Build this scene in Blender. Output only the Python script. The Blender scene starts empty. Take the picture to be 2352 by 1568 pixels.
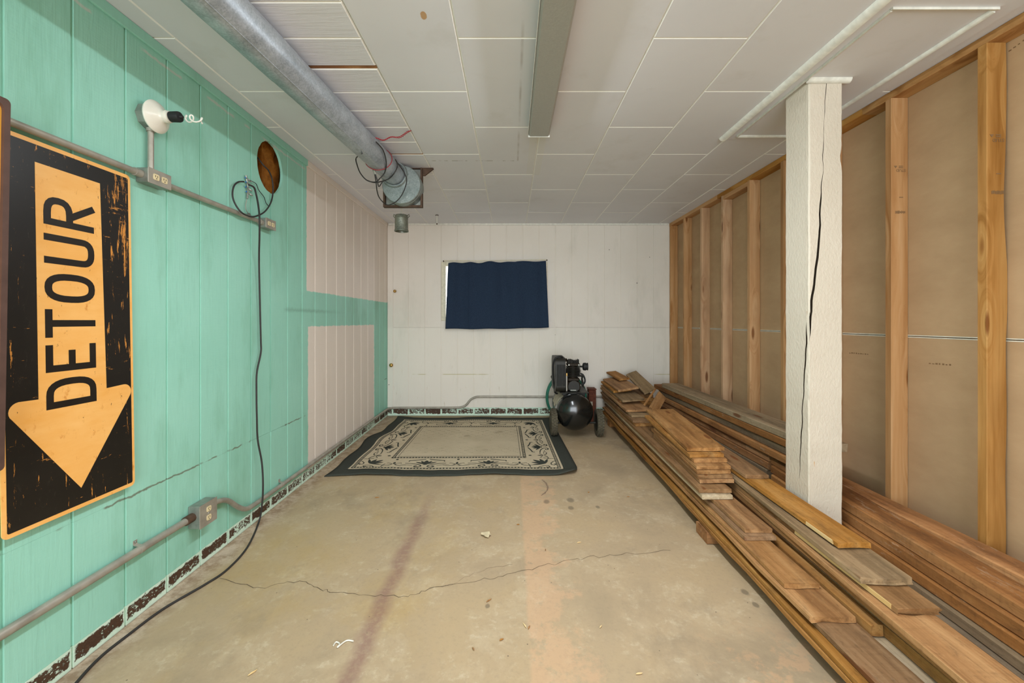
import bpy, bmesh, math, random
from mathutils import Vector, Matrix, noise as mnoise

# ------------------------------------------------------------------ camera, world, lights, exposure
SC = bpy.context.scene
COL = SC.collection
FPX, CX, CY, CAMZ = 966.0, 1175.0, 737.0, 1.2      # focal length / principal point in photo pixels (2352x1568)

cam_d = bpy.data.cameras.new('camera')
cam_d.sensor_width = 36.0
cam_d.lens = 36.0 * FPX / 2352.0
cam_d.shift_x = (1176.0 - CX) / 2352.0
cam_d.shift_y = (CY - 784.0) / 2352.0
cam_d.clip_start = 0.02
cam = bpy.data.objects.new('camera', cam_d)
COL.objects.link(cam)
cam.location = (0, 0, CAMZ)
cam.rotation_euler = (math.pi / 2, 0, 0)
SC.camera = cam

world = bpy.data.worlds.new('daylight')
SC.world = world
world.use_nodes = True
wn = world.node_tree.nodes
wn['Background'].inputs[0].default_value = (0.93, 0.97, 1.0, 1)
wn['Background'].inputs[1].default_value = 1.5

def area_light(name, loc, rot, sx, sy, power, color=(1, 1, 1)):
    l = bpy.data.lights.new(name, 'AREA')
    l.shape = 'RECTANGLE'; l.size = sx; l.size_y = sy; l.energy = power; l.color = color
    o = bpy.data.objects.new(name, l); COL.objects.link(o)
    o.location = loc; o.rotation_euler = rot
    return o
# daylight through the wide open doorway behind the camera
area_light('doorway_daylight', (0.1, -3.45, 1.25), (math.radians(90), 0, 0), 3.3, 2.2, 128, (0.885, 0.945, 1.0))
# added fill light under the ceiling fixture, which is itself switched off
for sx_, tilt in ((-1, -17), (1, 17)):      # one tilted to each side, just below the lens
    area_light('added_fill_light', (0.17 + .04 * sx_, 1.42, 2.338), (0, math.radians(-tilt), 0), 0.07, 2.3, 20.5, (0.885, 0.945, 1.0))
# daylight outside the curtained window
area_light('window_daylight', (-0.2, 5.9, 1.6), (math.radians(-90), 0, 0), 1.3, 0.8, 25, (0.95, 0.98, 1.0))

SC.view_settings.view_transform = 'Standard'
SC.view_settings.look = 'None'
SC.view_settings.gamma = 1.0
SC.view_settings.use_curve_mapping = False
SC.view_settings.exposure = 0.43

# ------------------------------------------------------------------ geometry of the room
XL, YB, ZC = -1.548, 5.246, 2.415       # left wall face, back wall face, ceiling face
YF = -3.4                               # the open front end of the room behind the camera
FA, FB = -0.0443, 0.0115                # floor falls gently towards the open end
def fz(y): return FA + FB * y
def XR(y): return 1.966 + 0.0125 * (YB - y)     # stud faces of the right wall

def P(x, y, d): return Vector(((x - CX) * d / FPX, d, CAMZ - (y - CY) * d / FPX))
def PF(x, y, up=0.0):                   # photo pixel -> point on the floor (+ up)
    d = (CAMZ - FA - up) / ((y - CY) / FPX + FB)
    return Vector(((x - CX) * d / FPX, d, fz(d) + up))
def PW(x, y, off=0.0):                  # photo pixel -> point on the left wall, off metres into the room
    return P(x, y, (-XL - off) * FPX / (CX - x))
def PZ(x, y, z): return P(x, y, (CAMZ - z) * FPX / (y - CY))

R = random.Random(7)

# ------------------------------------------------------------------ mesh helpers
class MB:
    def __init__(s): s.v = []; s.f = []
    def add(s, vs, fs):
        o = len(s.v); s.v += [tuple(v) for v in vs]; s.f += [tuple(i + o for i in f) for f in fs]
        return s
    def box(s, x0, x1, y0, y1, z0, z1):
        return s.hexa([(x0,y0,z0),(x1,y0,z0),(x1,y1,z0),(x0,y1,z0),(x0,y0,z1),(x1,y0,z1),(x1,y1,z1),(x0,y1,z1)])
    def hexa(s, c):
        return s.add(c, [(3,2,1,0),(4,5,6,7),(0,1,5,4),(1,2,6,5),(2,3,7,6),(3,0,4,7)])
    def bbox(s, x0, x1, y0, y1, z0, z1, b=0.003):     # bevelled box
        vs = []; 
        for z, e in ((z0, b), (z0 + b, 0), (z1 - b, 0), (z1, b)):
            vs += [(x0+e+b,y0+e,z),(x1-e-b,y0+e,z),(x1-e,y0+e+b,z),(x1-e,y1-e-b,z),(x1-e-b,y1-e,z),(x0+e+b,y1-e,z),(x0+e,y1-e-b,z),(x0+e,y0+e+b,z)]
        fs = [tuple(range(7, -1, -1)), tuple(range(24, 32))]
        for r in range(3):
            for i in range(8):
                j = (i + 1) % 8
                fs.append((r*8+i, r*8+j, r*8+8+j, r*8+8+i))
        return s.add(vs, fs)
    def rings(s, rings, cap=True, closed=False):
        n = len(rings[0]); vs = [p for r in rings for p in r]; fs = []
        m = len(rings)
        for r in range(m if closed else m - 1):
            a, b = r * n, ((r + 1) % m) * n
            for i in range(n):
                j = (i + 1) % n
                fs.append((a+i, a+j, b+j, b+i))
        if cap and not closed:
            fs.append(tuple(range(n - 1, -1, -1))); fs.append(tuple(range((m-1)*n, m*n)))
        return s.add(vs, fs)
    def tube(s, pts, r, n=10, closed=False, cap=True):
        pts = [Vector(p) for p in pts]; m = len(pts)
        rr = r if isinstance(r, (list, tuple)) else [r] * m
        T = []
        for i in range(m):
            a = pts[(i-1) % m] if (closed or i > 0) else pts[i]
            b = pts[(i+1) % m] if (closed or i < m-1) else pts[i]
            t = (b - a); T.append(t.normalized() if t.length > 1e-9 else Vector((0,0,1)))
        up = Vector((0,0,1)) if abs(T[0].z) < .9 else Vector((1,0,0))
        u = (up - T[0] * up.dot(T[0])).normalized(); rings = []
        for i in range(m):
            u = (u - T[i] * u.dot(T[i])).normalized(); w = T[i].cross(u)
            rings.append([pts[i] + (u * math.cos(2*math.pi*k/n) + w * math.sin(2*math.pi*k/n)) * rr[i] for k in range(n)])
        return s.rings(rings, cap, closed)
    def lathe(s, prof, origin, axis, n=32, cap=True):   # prof: (dist along axis, radius)
        o = Vector(origin); a = Vector(axis).normalized()
        up = Vector((0,0,1)) if abs(a.z) < .9 else Vector((1,0,0))
        u = a.cross(up).normalized(); w = a.cross(u)
        rings = [[o + a*t + (u*math.cos(2*math.pi*k/n) + w*math.sin(2*math.pi*k/n))*max(r, 1e-4) for k in range(n)] for t, r in prof]
        return s.rings(rings, cap)
    def prism(s, poly, frame, d0, d1):      # poly 2-D, frame(u, v, depth) -> point
        n = len(poly)
        vs = [frame(u, v, d0) for u, v in poly] + [frame(u, v, d1) for u, v in poly]
        fs = [tuple(range(n-1, -1, -1)), tuple(range(n, 2*n))]
        for i in range(n):
            j = (i + 1) % n; fs.append((i, j, n+j, n+i))
        return s.add(vs, fs)
    def build(s, name, mat, parent=None, smooth=False, matrix=None, fix=True):
        me = bpy.data.meshes.new(name)
        me.from_pydata(s.v, [], s.f); me.update()
        if fix:
            bm = bmesh.new(); bm.from_mesh(me); bmesh.ops.recalc_face_normals(bm, faces=bm.faces); bm.to_mesh(me); bm.free()
        if smooth:
            for p in me.polygons: p.use_smooth = True
            try: me.set_sharp_from_angle(angle=math.radians(smooth if smooth > 1 else 40))
            except Exception: pass
        me.materials.append(mat)
        o = bpy.data.objects.new(name, me); COL.objects.link(o)
        if matrix is not None: o.matrix_world = matrix
        if parent: adopt(o, parent)
        return o

def adopt(o, parent):
    o.parent = parent
    p = parent
    M = Matrix.Identity(4)
    while p is not None:
        M = p.matrix_basis.copy() if p.parent is None else M
        p = p.parent
    o.matrix_parent_inverse = M.inverted() if parent.parent is None else Matrix.Identity(4)

def tag(o, label, cat, group=None):
    o['label'] = label; o['category'] = cat
    if group: o['group'] = group
    return o
def struct(o): o['kind'] = 'structure'; return o
def empty(name, loc, label, cat, group=None):
    o = bpy.data.objects.new(name, None); COL.objects.link(o); o.location = loc
    o.empty_display_size = .05
    o.matrix_basis = Matrix.Translation(Vector(loc))
    return tag(o, label, cat, group)

def spline(pts, n=8, closed=False):      # Catmull-Rom
    pts = [Vector(p) for p in pts]; m = len(pts); out = []
    for i in range(m if closed else m - 1):
        p0 = pts[(i-1) % m] if (closed or i > 0) else pts[0]
        p1 = pts[i]; p2 = pts[(i+1) % m]
        p3 = pts[(i+2) % m] if (closed or i < m-2) else pts[m-1]
        for k in range(n):
            t = k / n
            out.append(.5*((2*p1) + (p2-p0)*t + (2*p0-5*p1+4*p2-p3)*t*t + (3*p1-p0-3*p2+p3)*t*t*t))
    if not closed: out.append(pts[-1])
    return out

# ------------------------------------------------------------------ material helpers
def lin(r, g, b):
    f = lambda c: (c/255/12.92) if c/255 <= .04045 else ((c/255+.055)/1.055)**2.4
    return (f(r), f(g), f(b), 1)

class NT:
    def __init__(s, name, rough=.7, metal=0.0, spec=.3):
        s.m = bpy.data.materials.new(name); s.m.use_nodes = True
        s.t = s.m.node_tree; s.b = s.t.nodes['Principled BSDF']
        s.b.inputs['Roughness'].default_value = rough; s.b.inputs['Metallic'].default_value = metal
        s.b.inputs['Specular IOR Level'].default_value = spec
    def put(s, sock, val):
        if hasattr(val, 'is_output'): s.t.links.new(val, sock)
        elif isinstance(val, (tuple, list)) and sock.type == 'VECTOR': sock.default_value = val[:3]
        else: sock.default_value = val
    def node(s, typ, ins=None, **props):
        n = s.t.nodes.new(typ)
        for k, v in props.items(): setattr(n, k, v)
        for k, v in (ins or {}).items(): s.put(n.inputs[k], v)
        return n
    def math(s, op, a, b=None, c=None, clamp=False):
        n = s.node('ShaderNodeMath', operation=op, use_clamp=clamp)
        s.put(n.inputs[0], a)
        if b is not None: s.put(n.inputs[1], b)
        if c is not None: s.put(n.inputs[2], c)
        return n.outputs[0]
    def step(s, v, lo, hi):
        n = s.node('ShaderNodeMapRange', {0: v, 1: lo, 2: hi, 3: 0.0, 4: 1.0}); return n.outputs[0]
    def mul(s, *a):
        r = a[0]
        for x in a[1:]: r = s.math('MULTIPLY', r, x)
        return r
    def mx(s, *a):
        r = a[0]
        for x in a[1:]: r = s.math('MAXIMUM', r, x)
        return r
    def inv(s, a): return s.math('SUBTRACT', 1.0, a)
    def pos(s):
        g = s.node('ShaderNodeNewGeometry'); x = s.node('ShaderNodeSeparateXYZ', {0: g.outputs['Position']})
        return g.outputs['Position'], x.outputs[0], x.outputs[1], x.outputs[2]
    def obj(s):
        g = s.node('ShaderNodeTexCoord'); x = s.node('ShaderNodeSeparateXYZ', {0: g.outputs['Object']})
        return g.outputs['Object'], x.outputs[0], x.outputs[1], x.outputs[2]
    def scale(s, v, sc, off=None):
        n = s.node('ShaderNodeVectorMath', {0: v, 1: sc}, operation='MULTIPLY')
        if off is None: return n.outputs[0]
        return s.node('ShaderNodeVectorMath', {0: n.outputs[0], 1: off}, operation='ADD').outputs[0]
    def noise(s, v, sc=1.0, det=4.0, rough=.55, dist=0.0):
        return s.node('ShaderNodeTexNoise', {'Vector': v, 'Scale': sc, 'Detail': det, 'Roughness': rough, 'Distortion': dist}).outputs[0]
    def vor(s, v, sc=1.0, out=0, rnd=1.0):
        return s.node('ShaderNodeTexVoronoi', {'Vector': v, 'Scale': sc, 'Randomness': rnd}).outputs[out]
    def ramp(s, f, stops):
        n = s.node('ShaderNodeValToRGB', {0: f}); e = n.color_ramp.elements
        while len(e) < len(stops): e.new(.5)
        for i, (p, c) in enumerate(stops): e[i].position = p; e[i].color = c
        return n.outputs[0]
    def mix(s, f, a, b, blend='MIX'):
        n = s.node('ShaderNodeMix', data_type='RGBA', blend_type=blend)
        s.put(n.inputs[0], f); s.put(n.inputs[6], a); s.put(n.inputs[7], b); return n.outputs[2]
    def bump(s, h, strength=.3, dist=.002):
        n = s.node('ShaderNodeBump', {'Height': h, 'Strength': strength, 'Distance': dist})
        s.t.links.new(n.outputs[0], s.b.inputs['Normal'])
    def color(s, c): s.put(s.b.inputs['Base Color'], c); return s
    def rand(s): return s.node('ShaderNodeObjectInfo').outputs['Random']

def plain(name, rgb, rough=.6, metal=0., var=.12, sc=30., spec=.3, bump=0.):
    n = NT(name, rough, metal, spec); v = n.pos()[0]
    c = lin(*rgb); d = tuple(x*(1-var) for x in c[:3]) + (1,); e = tuple(min(1, x*(1+var)) for x in c[:3]) + (1,)
    f = n.noise(v, sc, 4)
    n.color(n.ramp(f, [(.3, d), (.7, e)]))
    if bump: n.bump(f, bump, .002)
    return n.m

# --- painted siding
def siding(name, axis):
    n = NT(name, .55, 0, .3); v, x, y, z = n.pos()
    u = y if axis == 'y' else x
    grain = n.noise(n.scale(v, (70, 70, 5)), 1.0, 5, .6, .6)
    fine = n.noise(n.scale(v, (9, 9, 140)), 1.0, 3, .6)
    big = n.noise(v, 1.6, 5, .6)
    smug = n.noise(n.scale(v, (4, 4, 1.1)), 1.0, 5, .65)
    white = n.ramp(big, [(.25, lin(228, 219, 207)), (.75, lin(236, 228, 217))])
    if axis == 'y':
        wob = n.math('MULTIPLY', n.math('SUBTRACT', n.noise(v, 22, 3), .5), .022)
        yy = n.math('ADD', y, wob); zz = n.math('ADD', z, wob)
        teal = n.ramp(big, [(.2, lin(146, 206, 186)), (.55, lin(156, 214, 195)), (.85, lin(164, 219, 202))])
        teal = n.mix(n.mul(n.step(smug, .52, .74), .42), teal, lin(104, 156, 122))
        teal = n.mix(n.mul(n.step(grain, .55, .8), .18), teal, lin(110, 160, 140))
        # rows of bare pale streaks: where a shelf batten was pulled off, and along the sheet joint
        line = n.mul(n.inv(n.step(n.math('ABSOLUTE', n.math('SUBTRACT', zz, 2.338)), .004, .008)), n.step(n.noise(n.scale(v, (5, 5, 2)), 1.0, 2), .47, .52))
        joint = n.mul(n.inv(n.step(n.math('ABSOLUTE', n.math('SUBTRACT', zz, .489)), .002, .006)), n.step(n.noise(n.scale(v, (6, 6, 3)), 1.0, 3), .50, .56))
        teal = n.mix(n.mul(joint, .8), teal, lin(108, 104, 84))
        teal = n.mix(line, teal, lin(190, 208, 196))
        chips = n.step(n.noise(n.scale(v, (9, 9, 14)), 1.0, 5, .7), .735, .755)
        teal = n.mix(chips, teal, lin(214, 190, 168))
        b1 = n.mul(n.step(yy, 3.172, 3.178), n.step(zz, 1.425, 1.431))
        b2 = n.mul(n.step(yy, 3.195, 3.201), n.inv(n.step(zz, 1.155, 1.161)), n.inv(n.step(yy, 4.735, 4.742)))
        white = n.mix(.5, white, lin(236, 222, 210))
        white = n.mix(n.mul(n.step(smug, .55, .8), .14), white, lin(180, 160, 142))
        c = n.mix(n.mx(b1, b2), teal, white)
        # darker horizontal smear at mid height, fading towards the back
        sm = n.mul(n.inv(n.step(n.math('ABSOLUTE', n.math('SUBTRACT', zz, 1.278)), .002, .02)), n.step(y, 2.85, 2.9), n.inv(n.step(y, 3.3, 3.9)))
        c = n.mix(n.mul(sm, .35), c, lin(84, 118, 98))
    else:
        low = n.inv(n.step(z, 1.10, 1.13))
        c = n.mix(n.mul(low, .5), white, lin(238, 232, 220))
        c = n.mix(n.mul(n.step(smug, .55, .78), .26), c, lin(170, 170, 152))
        ln = n.mul(n.inv(n.step(n.math('ABSOLUTE', n.math('SUBTRACT', z, .535)), .002, .006)), n.step(n.noise(n.scale(v, (2.5, 1, 3)), 1.0, 3), .5, .56))
        c = n.mix(n.mul(ln, .75), c, lin(186, 176, 110))
        rust = n.mul(n.step(n.noise(n.scale(v, (40, 1, 7)), 1.0, 4), .66, .74), n.inv(n.step(z, .15, .75)), .5)
        c = n.mix(rust, c, lin(178, 156, 116))
        nails = n.inv(n.step(n.vor(n.scale(v, (5.5, 1, 5.5)), 1.0), .025, .035))
        c = n.mix(nails, c, lin(70, 62, 50))
    n.color(c)
    n.bump(n.math('ADD', n.math('MULTIPLY', grain, .8), n.math('MULTIPLY', fine, .3)), .45, .003)
    return n.m

def base_mat(name, axis, off, h):
    n = NT(name, .6); v, x, y, z = n.pos()
    u = y if axis == 'y' else x
    fr = n.math('FRACT', n.math('DIVIDE', n.math('SUBTRACT', u, off), .2032))
    vv = n.math('DIVIDE', n.math('SUBTRACT', z, n.math('ADD', n.math('MULTIPLY', y, FB), FA)), h)
    w = n.noise(n.scale(v, (26, 26, 60)), 1.0, 4, .6)
    w2 = n.noise(n.scale(v, (55, 55, 90)), 1.0, 6, .75)
    big = n.noise(v, 3.1, 2)
    vj = n.math('ADD', vv, n.math('MULTIPLY', n.math('SUBTRACT', n.noise(v, 30, 5, .7), .5), .6))
    band = n.mul(n.step(vj, .26, .30), n.inv(n.step(vj, .84, .90)))
    fj = n.math('ADD', fr, n.math('MULTIPLY', n.math('SUBTRACT', n.noise(v, 60, 4, .7), .5), .10))
    ends = n.mul(n.step(fj, .04, .06), n.inv(n.step(fj, .94, .96)))
    flakes = n.step(n.math('ADD', n.math('MULTIPLY', w2, .8), n.math('MULTIPLY', big, .5)), .56, .60)
    c = n.mix(n.mul(band, ends, flakes), n.ramp(w, [(.3, lin(196, 226, 204)), (.7, lin(222, 240, 224))]), n.ramp(w2, [(.3, lin(52, 38, 28)), (.7, lin(92, 66, 48))]))
    c = n.mix(n.mul(n.inv(n.step(vv, .0, .10)), .6), c, lin(126, 98, 66))
    n.color(c); n.bump(w2, .4, .002)
    return n.m

def ceiling_mat(name, plank=False):
    n = NT(name, .5, 0, .35); v, x, y, z = n.pos()
    big = n.noise(v, 1.3, 4, .6)
    c = n.ramp(big, [(.25, lin(219, 219, 224)), (.75, lin(228, 228, 232))])
    st = n.noise(n.scale(v, (3, 3, 1)), 1.0, 5, .65)
    c = n.mix(n.mul(n.step(st, .58, .8), .22), c, lin(176, 168, 150))
    if plank:
        g = n.noise(n.scale(v, (5, 75, 5)), 1.0, 5, .6, .7)
        c = n.mix(n.mul(n.step(g, .5, .8), .25), c, lin(168, 162, 150))
        n.color(c); n.bump(g, .5, .003)
    else:
        wob = n.math('MULTIPLY', n.math('SUBTRACT', n.noise(v, 9, 3), .5), .05)
        dx = n.math('SUBTRACT', n.math('ADD', x, wob), -.352); dy = n.math('SUBTRACT', n.math('ADD', y, wob), 1.672)
        rr = n.math('SQRT', n.math('ADD', n.math('MULTIPLY', n.math('MULTIPLY', dx, dx), 3.2), n.math('MULTIPLY', dy, dy)))
        c = n.mix(n.inv(n.step(rr, .022, .026)), c, lin(196, 158, 118))
        # thin dark lines where a partition was removed
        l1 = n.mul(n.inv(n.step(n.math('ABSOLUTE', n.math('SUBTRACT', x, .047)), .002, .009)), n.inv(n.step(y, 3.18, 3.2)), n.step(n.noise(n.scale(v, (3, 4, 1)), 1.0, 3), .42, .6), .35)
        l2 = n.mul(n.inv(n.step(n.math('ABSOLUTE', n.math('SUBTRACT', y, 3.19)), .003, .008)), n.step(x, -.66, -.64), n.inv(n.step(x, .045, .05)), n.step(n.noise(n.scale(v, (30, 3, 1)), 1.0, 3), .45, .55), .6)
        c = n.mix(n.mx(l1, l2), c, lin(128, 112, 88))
        pt = n.mul(n.step(x, .12, .124), n.inv(n.step(x, .23, .234)), n.step(y, 2.62, 2.63), n.inv(n.step(n.math('ADD', y, wob), 3.50, 3.51)), .6)
        c = n.mix(pt, c, lin(222, 221, 217))
        n.color(c); n.bump(n.noise(v, 40, 4), .08, .002)
    return n.m

def wood(name, dark, mid, light, ring=16., knots=.0, dirt=.0, paint=.0, rough=.75, var=.25):
    n = NT(name, rough, 0, .25); v, x, y, z = n.obj()
    r = n.rand()
    off = n.node('ShaderNodeCombineXYZ', {0: n.math('MULTIPLY', r, 37.0), 1: n.math('MULTIPLY', r, 71.0), 2: n.math('MULTIPLY', r, 19.0)}).outputs[0]
    kv = n.scale(v, (2.2, 9., 9.), off)
    kd = n.vor(kv, 1.0)
    vv = n.scale(v, (1.0, ring, ring), off)
    warp = n.math('MULTIPLY', n.inv(n.step(kd, .0, .45)), knots * 2.2)
    vv = n.node('ShaderNodeVectorMath', {0: vv, 1: n.node('ShaderNodeCombineXYZ', {0: 0., 1: warp, 2: warp}).outputs[0]}, operation='ADD').outputs[0]
    g1 = n.noise(vv, 1.0, 5, .55, .5)
    g2 = n.noise(n.scale(v, (2.0, ring*7, ring*7), off), 1.0, 3, .6)
    big = n.noise(n.scale(v, (1.6, 3., 3.), off), 1.0, 4, .6)
    saw = n.noise(n.scale(v, (75., 5., 5.), off), 1.0, 3, .6)
    speck = n.noise(n.scale(v, (34., 70., 70.), off), 1.0, 4, .7)
    c = n.ramp(g1, [(.28, lin(*dark)), (.5, lin(*mid)), (.72, lin(*light))])
    if dirt:
        c = n.mix(n.mul(n.step(saw, .52, .75), .22), c, lin(*[int(k*.6) for k in mid]))
        c = n.mix(n.mul(n.step(speck, .56, .70), .45), c, lin(*[int(k*.62) for k in mid]))
        c = n.mix(n.mul(n.inv(n.step(speck, .30, .42)), .35), c, lin(*light))
    c = n.mix(n.mul(n.step(g2, .5, .8), .45), c, lin(*dark))
    c = n.mix(n.mul(n.step(big, .52, .75), .4), c, lin(*[int(k*.72) for k in mid]))
    if knots:
        kk = n.mul(n.inv(n.step(kd, .10, .15)), n.step(n.vor(kv, 1.0, 1), .0, .6))
        c = n.mix(n.mul(n.inv(n.step(kd, .09, .15)), .85), c, lin(112, 66, 36))
    if dirt:
        c = n.mix(n.mul(n.step(n.noise(n.scale(v, (5, 14, 14), off), 1.0, 5, .7), .52, .7), dirt), c, lin(64, 50, 38))
    if paint:
        c = n.mix(n.mul(n.step(n.noise(n.scale(v, (7, 24, 24), off), 1.0, 5, .75), .60, .66), paint), c, lin(196, 180, 156))
    hs = n.node('ShaderNodeHueSaturation', {'Color': c, 'Value': n.math('ADD', 1.0 - var*.5, n.math('MULTIPLY', r, var)), 'Saturation': n.math('ADD', .95, n.math('MULTIPLY', n.math('FRACT', n.math('MULTIPLY', r, 7.31)), .2))})
    n.color(hs.outputs[0])
    n.bump(n.math('ADD', n.math('ADD', g1, n.math('MULTIPLY', saw, .5 if dirt else 0.)), n.math('MULTIPLY', g2, .7)), .45 if dirt else .3, .003)
    return n.m

M = {}
M['side_l'] = siding('painted_siding_teal', 'y')
M['side_b'] = siding('painted_siding_white', 'x')
M['base_l'] = base_mat('chipped_mint_base_left', 'y', 1.278, .08)
M['base_b'] = base_mat('chipped_mint_base_back', 'x', -1.08, .107)
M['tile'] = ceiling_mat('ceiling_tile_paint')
M['cplank'] = ceiling_mat('ceiling_plank_paint', True)
M['pine'] = wood('stud_pine', (164, 120, 84), (192, 151, 113), (204, 167, 131), 14, .8, 0, 0, .65, .16)
M['pine_yellow'] = wood('stud_pine_yellow', (140, 96, 54), (176, 131, 84), (192, 151, 102), 12, .9, 0, 0, .65, .1)
M['plank'] = wood('old_plank', (114, 76, 42), (168, 123, 78), (190, 148, 101), 17, .25, .4, .0, .8, .2)
M['plank_dark'] = wood('dark_plank', (104, 76, 50), (146, 112, 80), (168, 134, 100), 17, .2, .4, .08, .8, .18)
M['plank_grey'] = wood('grey_plank', (104, 84, 60), (152, 126, 94), (176, 150, 116), 18, .2, .3, .1, .85, .25)
M['plank_pale'] = wood('pale_plank', (150, 128, 100), (188, 168, 138), (206, 190, 164), 17, 0, .3, .5, .8, .1)
M['beam'] = wood('old_beam', (110, 70, 38), (166, 114, 68), (190, 140, 92), 11, .3, .45, .30, .8, .28)
M['beam_grey'] = wood('grey_beam', (92, 76, 58), (132, 112, 88), (154, 134, 108), 12, .2, .3, .1, .85, .2)
M['beam_lichen'] = wood('lichen_beam', (114, 97, 74), (158, 136, 107), (178, 157, 128), 12, .2, .3, .1, .85, .1)
M['cavity'] = wood('cavity_wood', (96, 60, 34), (160, 108, 66), (190, 138, 90), 10, .2, .2, 0, .85, .2)
M['split'] = wood('fresh_split_wood', (206, 172, 122), (226, 200, 154), (236, 216, 176), 20, 0, 0, 0, .7, .05)

def drywall_mat():
    n = NT('drywall_back_paper', .9, 0, .15); v, x, y, z = n.pos()
    f = n.noise(n.scale(v, (3, 3, 6)), 1.0, 6, .65); g = n.noise(v, 180, 2)
    c = n.ramp(f, [(.25, lin(176, 144, 110)), (.75, lin(194, 162, 126))])
    c = n.mix(n.mul(n.step(n.noise(n.scale(v, (30, 6, 30)), 1.0, 4, .7), .62, .8), .25), c, lin(204, 178, 142))
    n.color(c); n.bump(g, .1, .001); return n.m
M['drywall'] = drywall_mat()
M['joint'] = plain('joint_white', (224, 220, 206), .8)

def concrete():
    n = NT('concrete_floor', .62, 0, .3); v, x, y, z = n.pos()
    a = n.noise(v, 1.1, 6, .62, .3); b = n.noise(v, 4.2, 6, .68, .4); f = n.noise(v, 60, 4, .7); sp = n.noise(v, 220, 2)
    c = n.ramp(a, [(.25, lin(148, 131, 107)), (.45, lin(176, 154, 124)), (.6, lin(182, 158, 124)), (.78, lin(164, 146, 121))])
    c = n.mix(n.mul(n.step(b, .5, .66), .6), c, lin(192, 172, 142))
    c = n.mix(n.mul(n.step(n.noise(v, 26, 5, .7), .54, .70), n.step(b, .42, .56), .55), c, lin(208, 192, 164))
    och = n.mul(n.step(n.noise(n.scale(v, (1.6, 1.2, 1), (3, 9, 0)), 1.0, 5, .65), .5, .66), n.inv(n.step(x, -.5, .1)), .5)
    c = n.mix(och, c, lin(180, 150, 96))
    c = n.mix(n.mul(n.step(n.noise(n.scale(v, (2.2, 1.6, 1), (7, 1, 0)), 1.0, 6, .7), .55, .72), .45), c, lin(128, 114, 96))
    # peach paint band worn at its right edge
    jag = n.math('MULTIPLY', n.math('SUBTRACT', n.noise(v, 5, 6, .7), .5), .7)
    xe = n.math('ADD', x, jag); xs = n.math('ADD', x, n.math('MULTIPLY', n.math('SUBTRACT', n.noise(v, 16, 3), .5), .02))
    wear = n.step(n.noise(v, 11, 6, .72), .38, .46)
    peach = n.mul(n.step(xs, .060, .075), n.inv(n.step(xe, .20, .26)), wear, n.inv(n.step(y, 3.2, 3.5)))
    c = n.mix(n.mul(peach, .55), c, lin(206, 166, 130))
    p2 = n.mul(n.step(xe, .72, .80), n.inv(n.step(y, 1.5, 1.75)), n.step(n.noise(v, 9, 6, .7), .5, .56), .5)
    c = n.mix(p2, c, lin(198, 158, 122))
    # mauve stain streak
    ds = n.math('ABSOLUTE', n.math('ADD', n.math('ADD', x, .560), n.math('MULTIPLY', n.math('SUBTRACT', n.noise(v, 6, 4), .5), .07)))
    streak = n.mul(n.inv(n.step(ds, .012, .055)), n.inv(n.step(y, 2.5, 3.0)), n.step(y, 1.0, 1.4))
    c = n.mix(n.mul(streak, n.step(n.noise(v, 40, 5, .7), .15, .55), .62), c, lin(134, 94, 88))
    # oil drips
    spots = None
    for (px, py, r, e) in ((1310, 1148, .032, 1.), (1311, 1166, .022, 1.), (1255, 1152, .028, 1.), (1373, 1164, .018, 1.), (1120, 1392, .012, 1.), (1735, 1388, .016, 1.), (1712, 1360, .018, 1.)):
        q = PF(px, py)
        dx = n.math('SUBTRACT', x, q.x); dy = n.math('MULTIPLY', n.math('SUBTRACT', y, q.y), .7)
        d = n.math('SQRT', n.math('ADD', n.math('MULTIPLY', dx, dx), n.math('MULTIPLY', dy, dy)))
        d = n.math('ADD', d, n.math('MULTIPLY', n.math('SUBTRACT', b, .5), .03))
        k = n.inv(n.step(d, r * .6, r))
        spots = k if spots is None else n.mx(spots, k)
    c = n.mix(n.mul(spots, .6), c, lin(96, 86, 70))
    # worn plaster dust at the foot of the left wall
    foot = n.mul(n.inv(n.step(n.math('ADD', x, n.math('MULTIPLY', jag, .25)), -1.50, -1.40)), .6)
    c = n.mix(foot, c, n.ramp(n.noise(v, 14, 6, .75), [(.4, lin(140, 114, 92)), (.6, lin(212, 194, 174))]))
    scr = n.step(n.noise(n.scale(v, (90, 6, 1), (0, 0, 0)), 1.0, 4, .7), .72, .75)
    c = n.mix(n.mul(scr, n.step(a, .5, .6), .4), c, lin(206, 194, 172))
    c = n.mix(n.mul(n.step(f, .5, .8), .3), c, lin(140, 124, 104))
    c = n.mix(n.inv(n.step(n.vor(v, 14.), .03, .045)), c, lin(112, 96, 78))
    n.color(c)
    n.put(n.b.inputs['Roughness'], n.math('ADD', .45, n.math('MULTIPLY', b, .3)))
    n.bump(n.math('ADD', f, n.math('MULTIPLY', b, .6)), .18, .003)
    return n.m
M['concrete'] = concrete()
M['smudge'] = plain('floor_smudge', (138, 116, 96), .9)
M['crack'] = plain('crack_dark', (104, 88, 70), .95)

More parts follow.
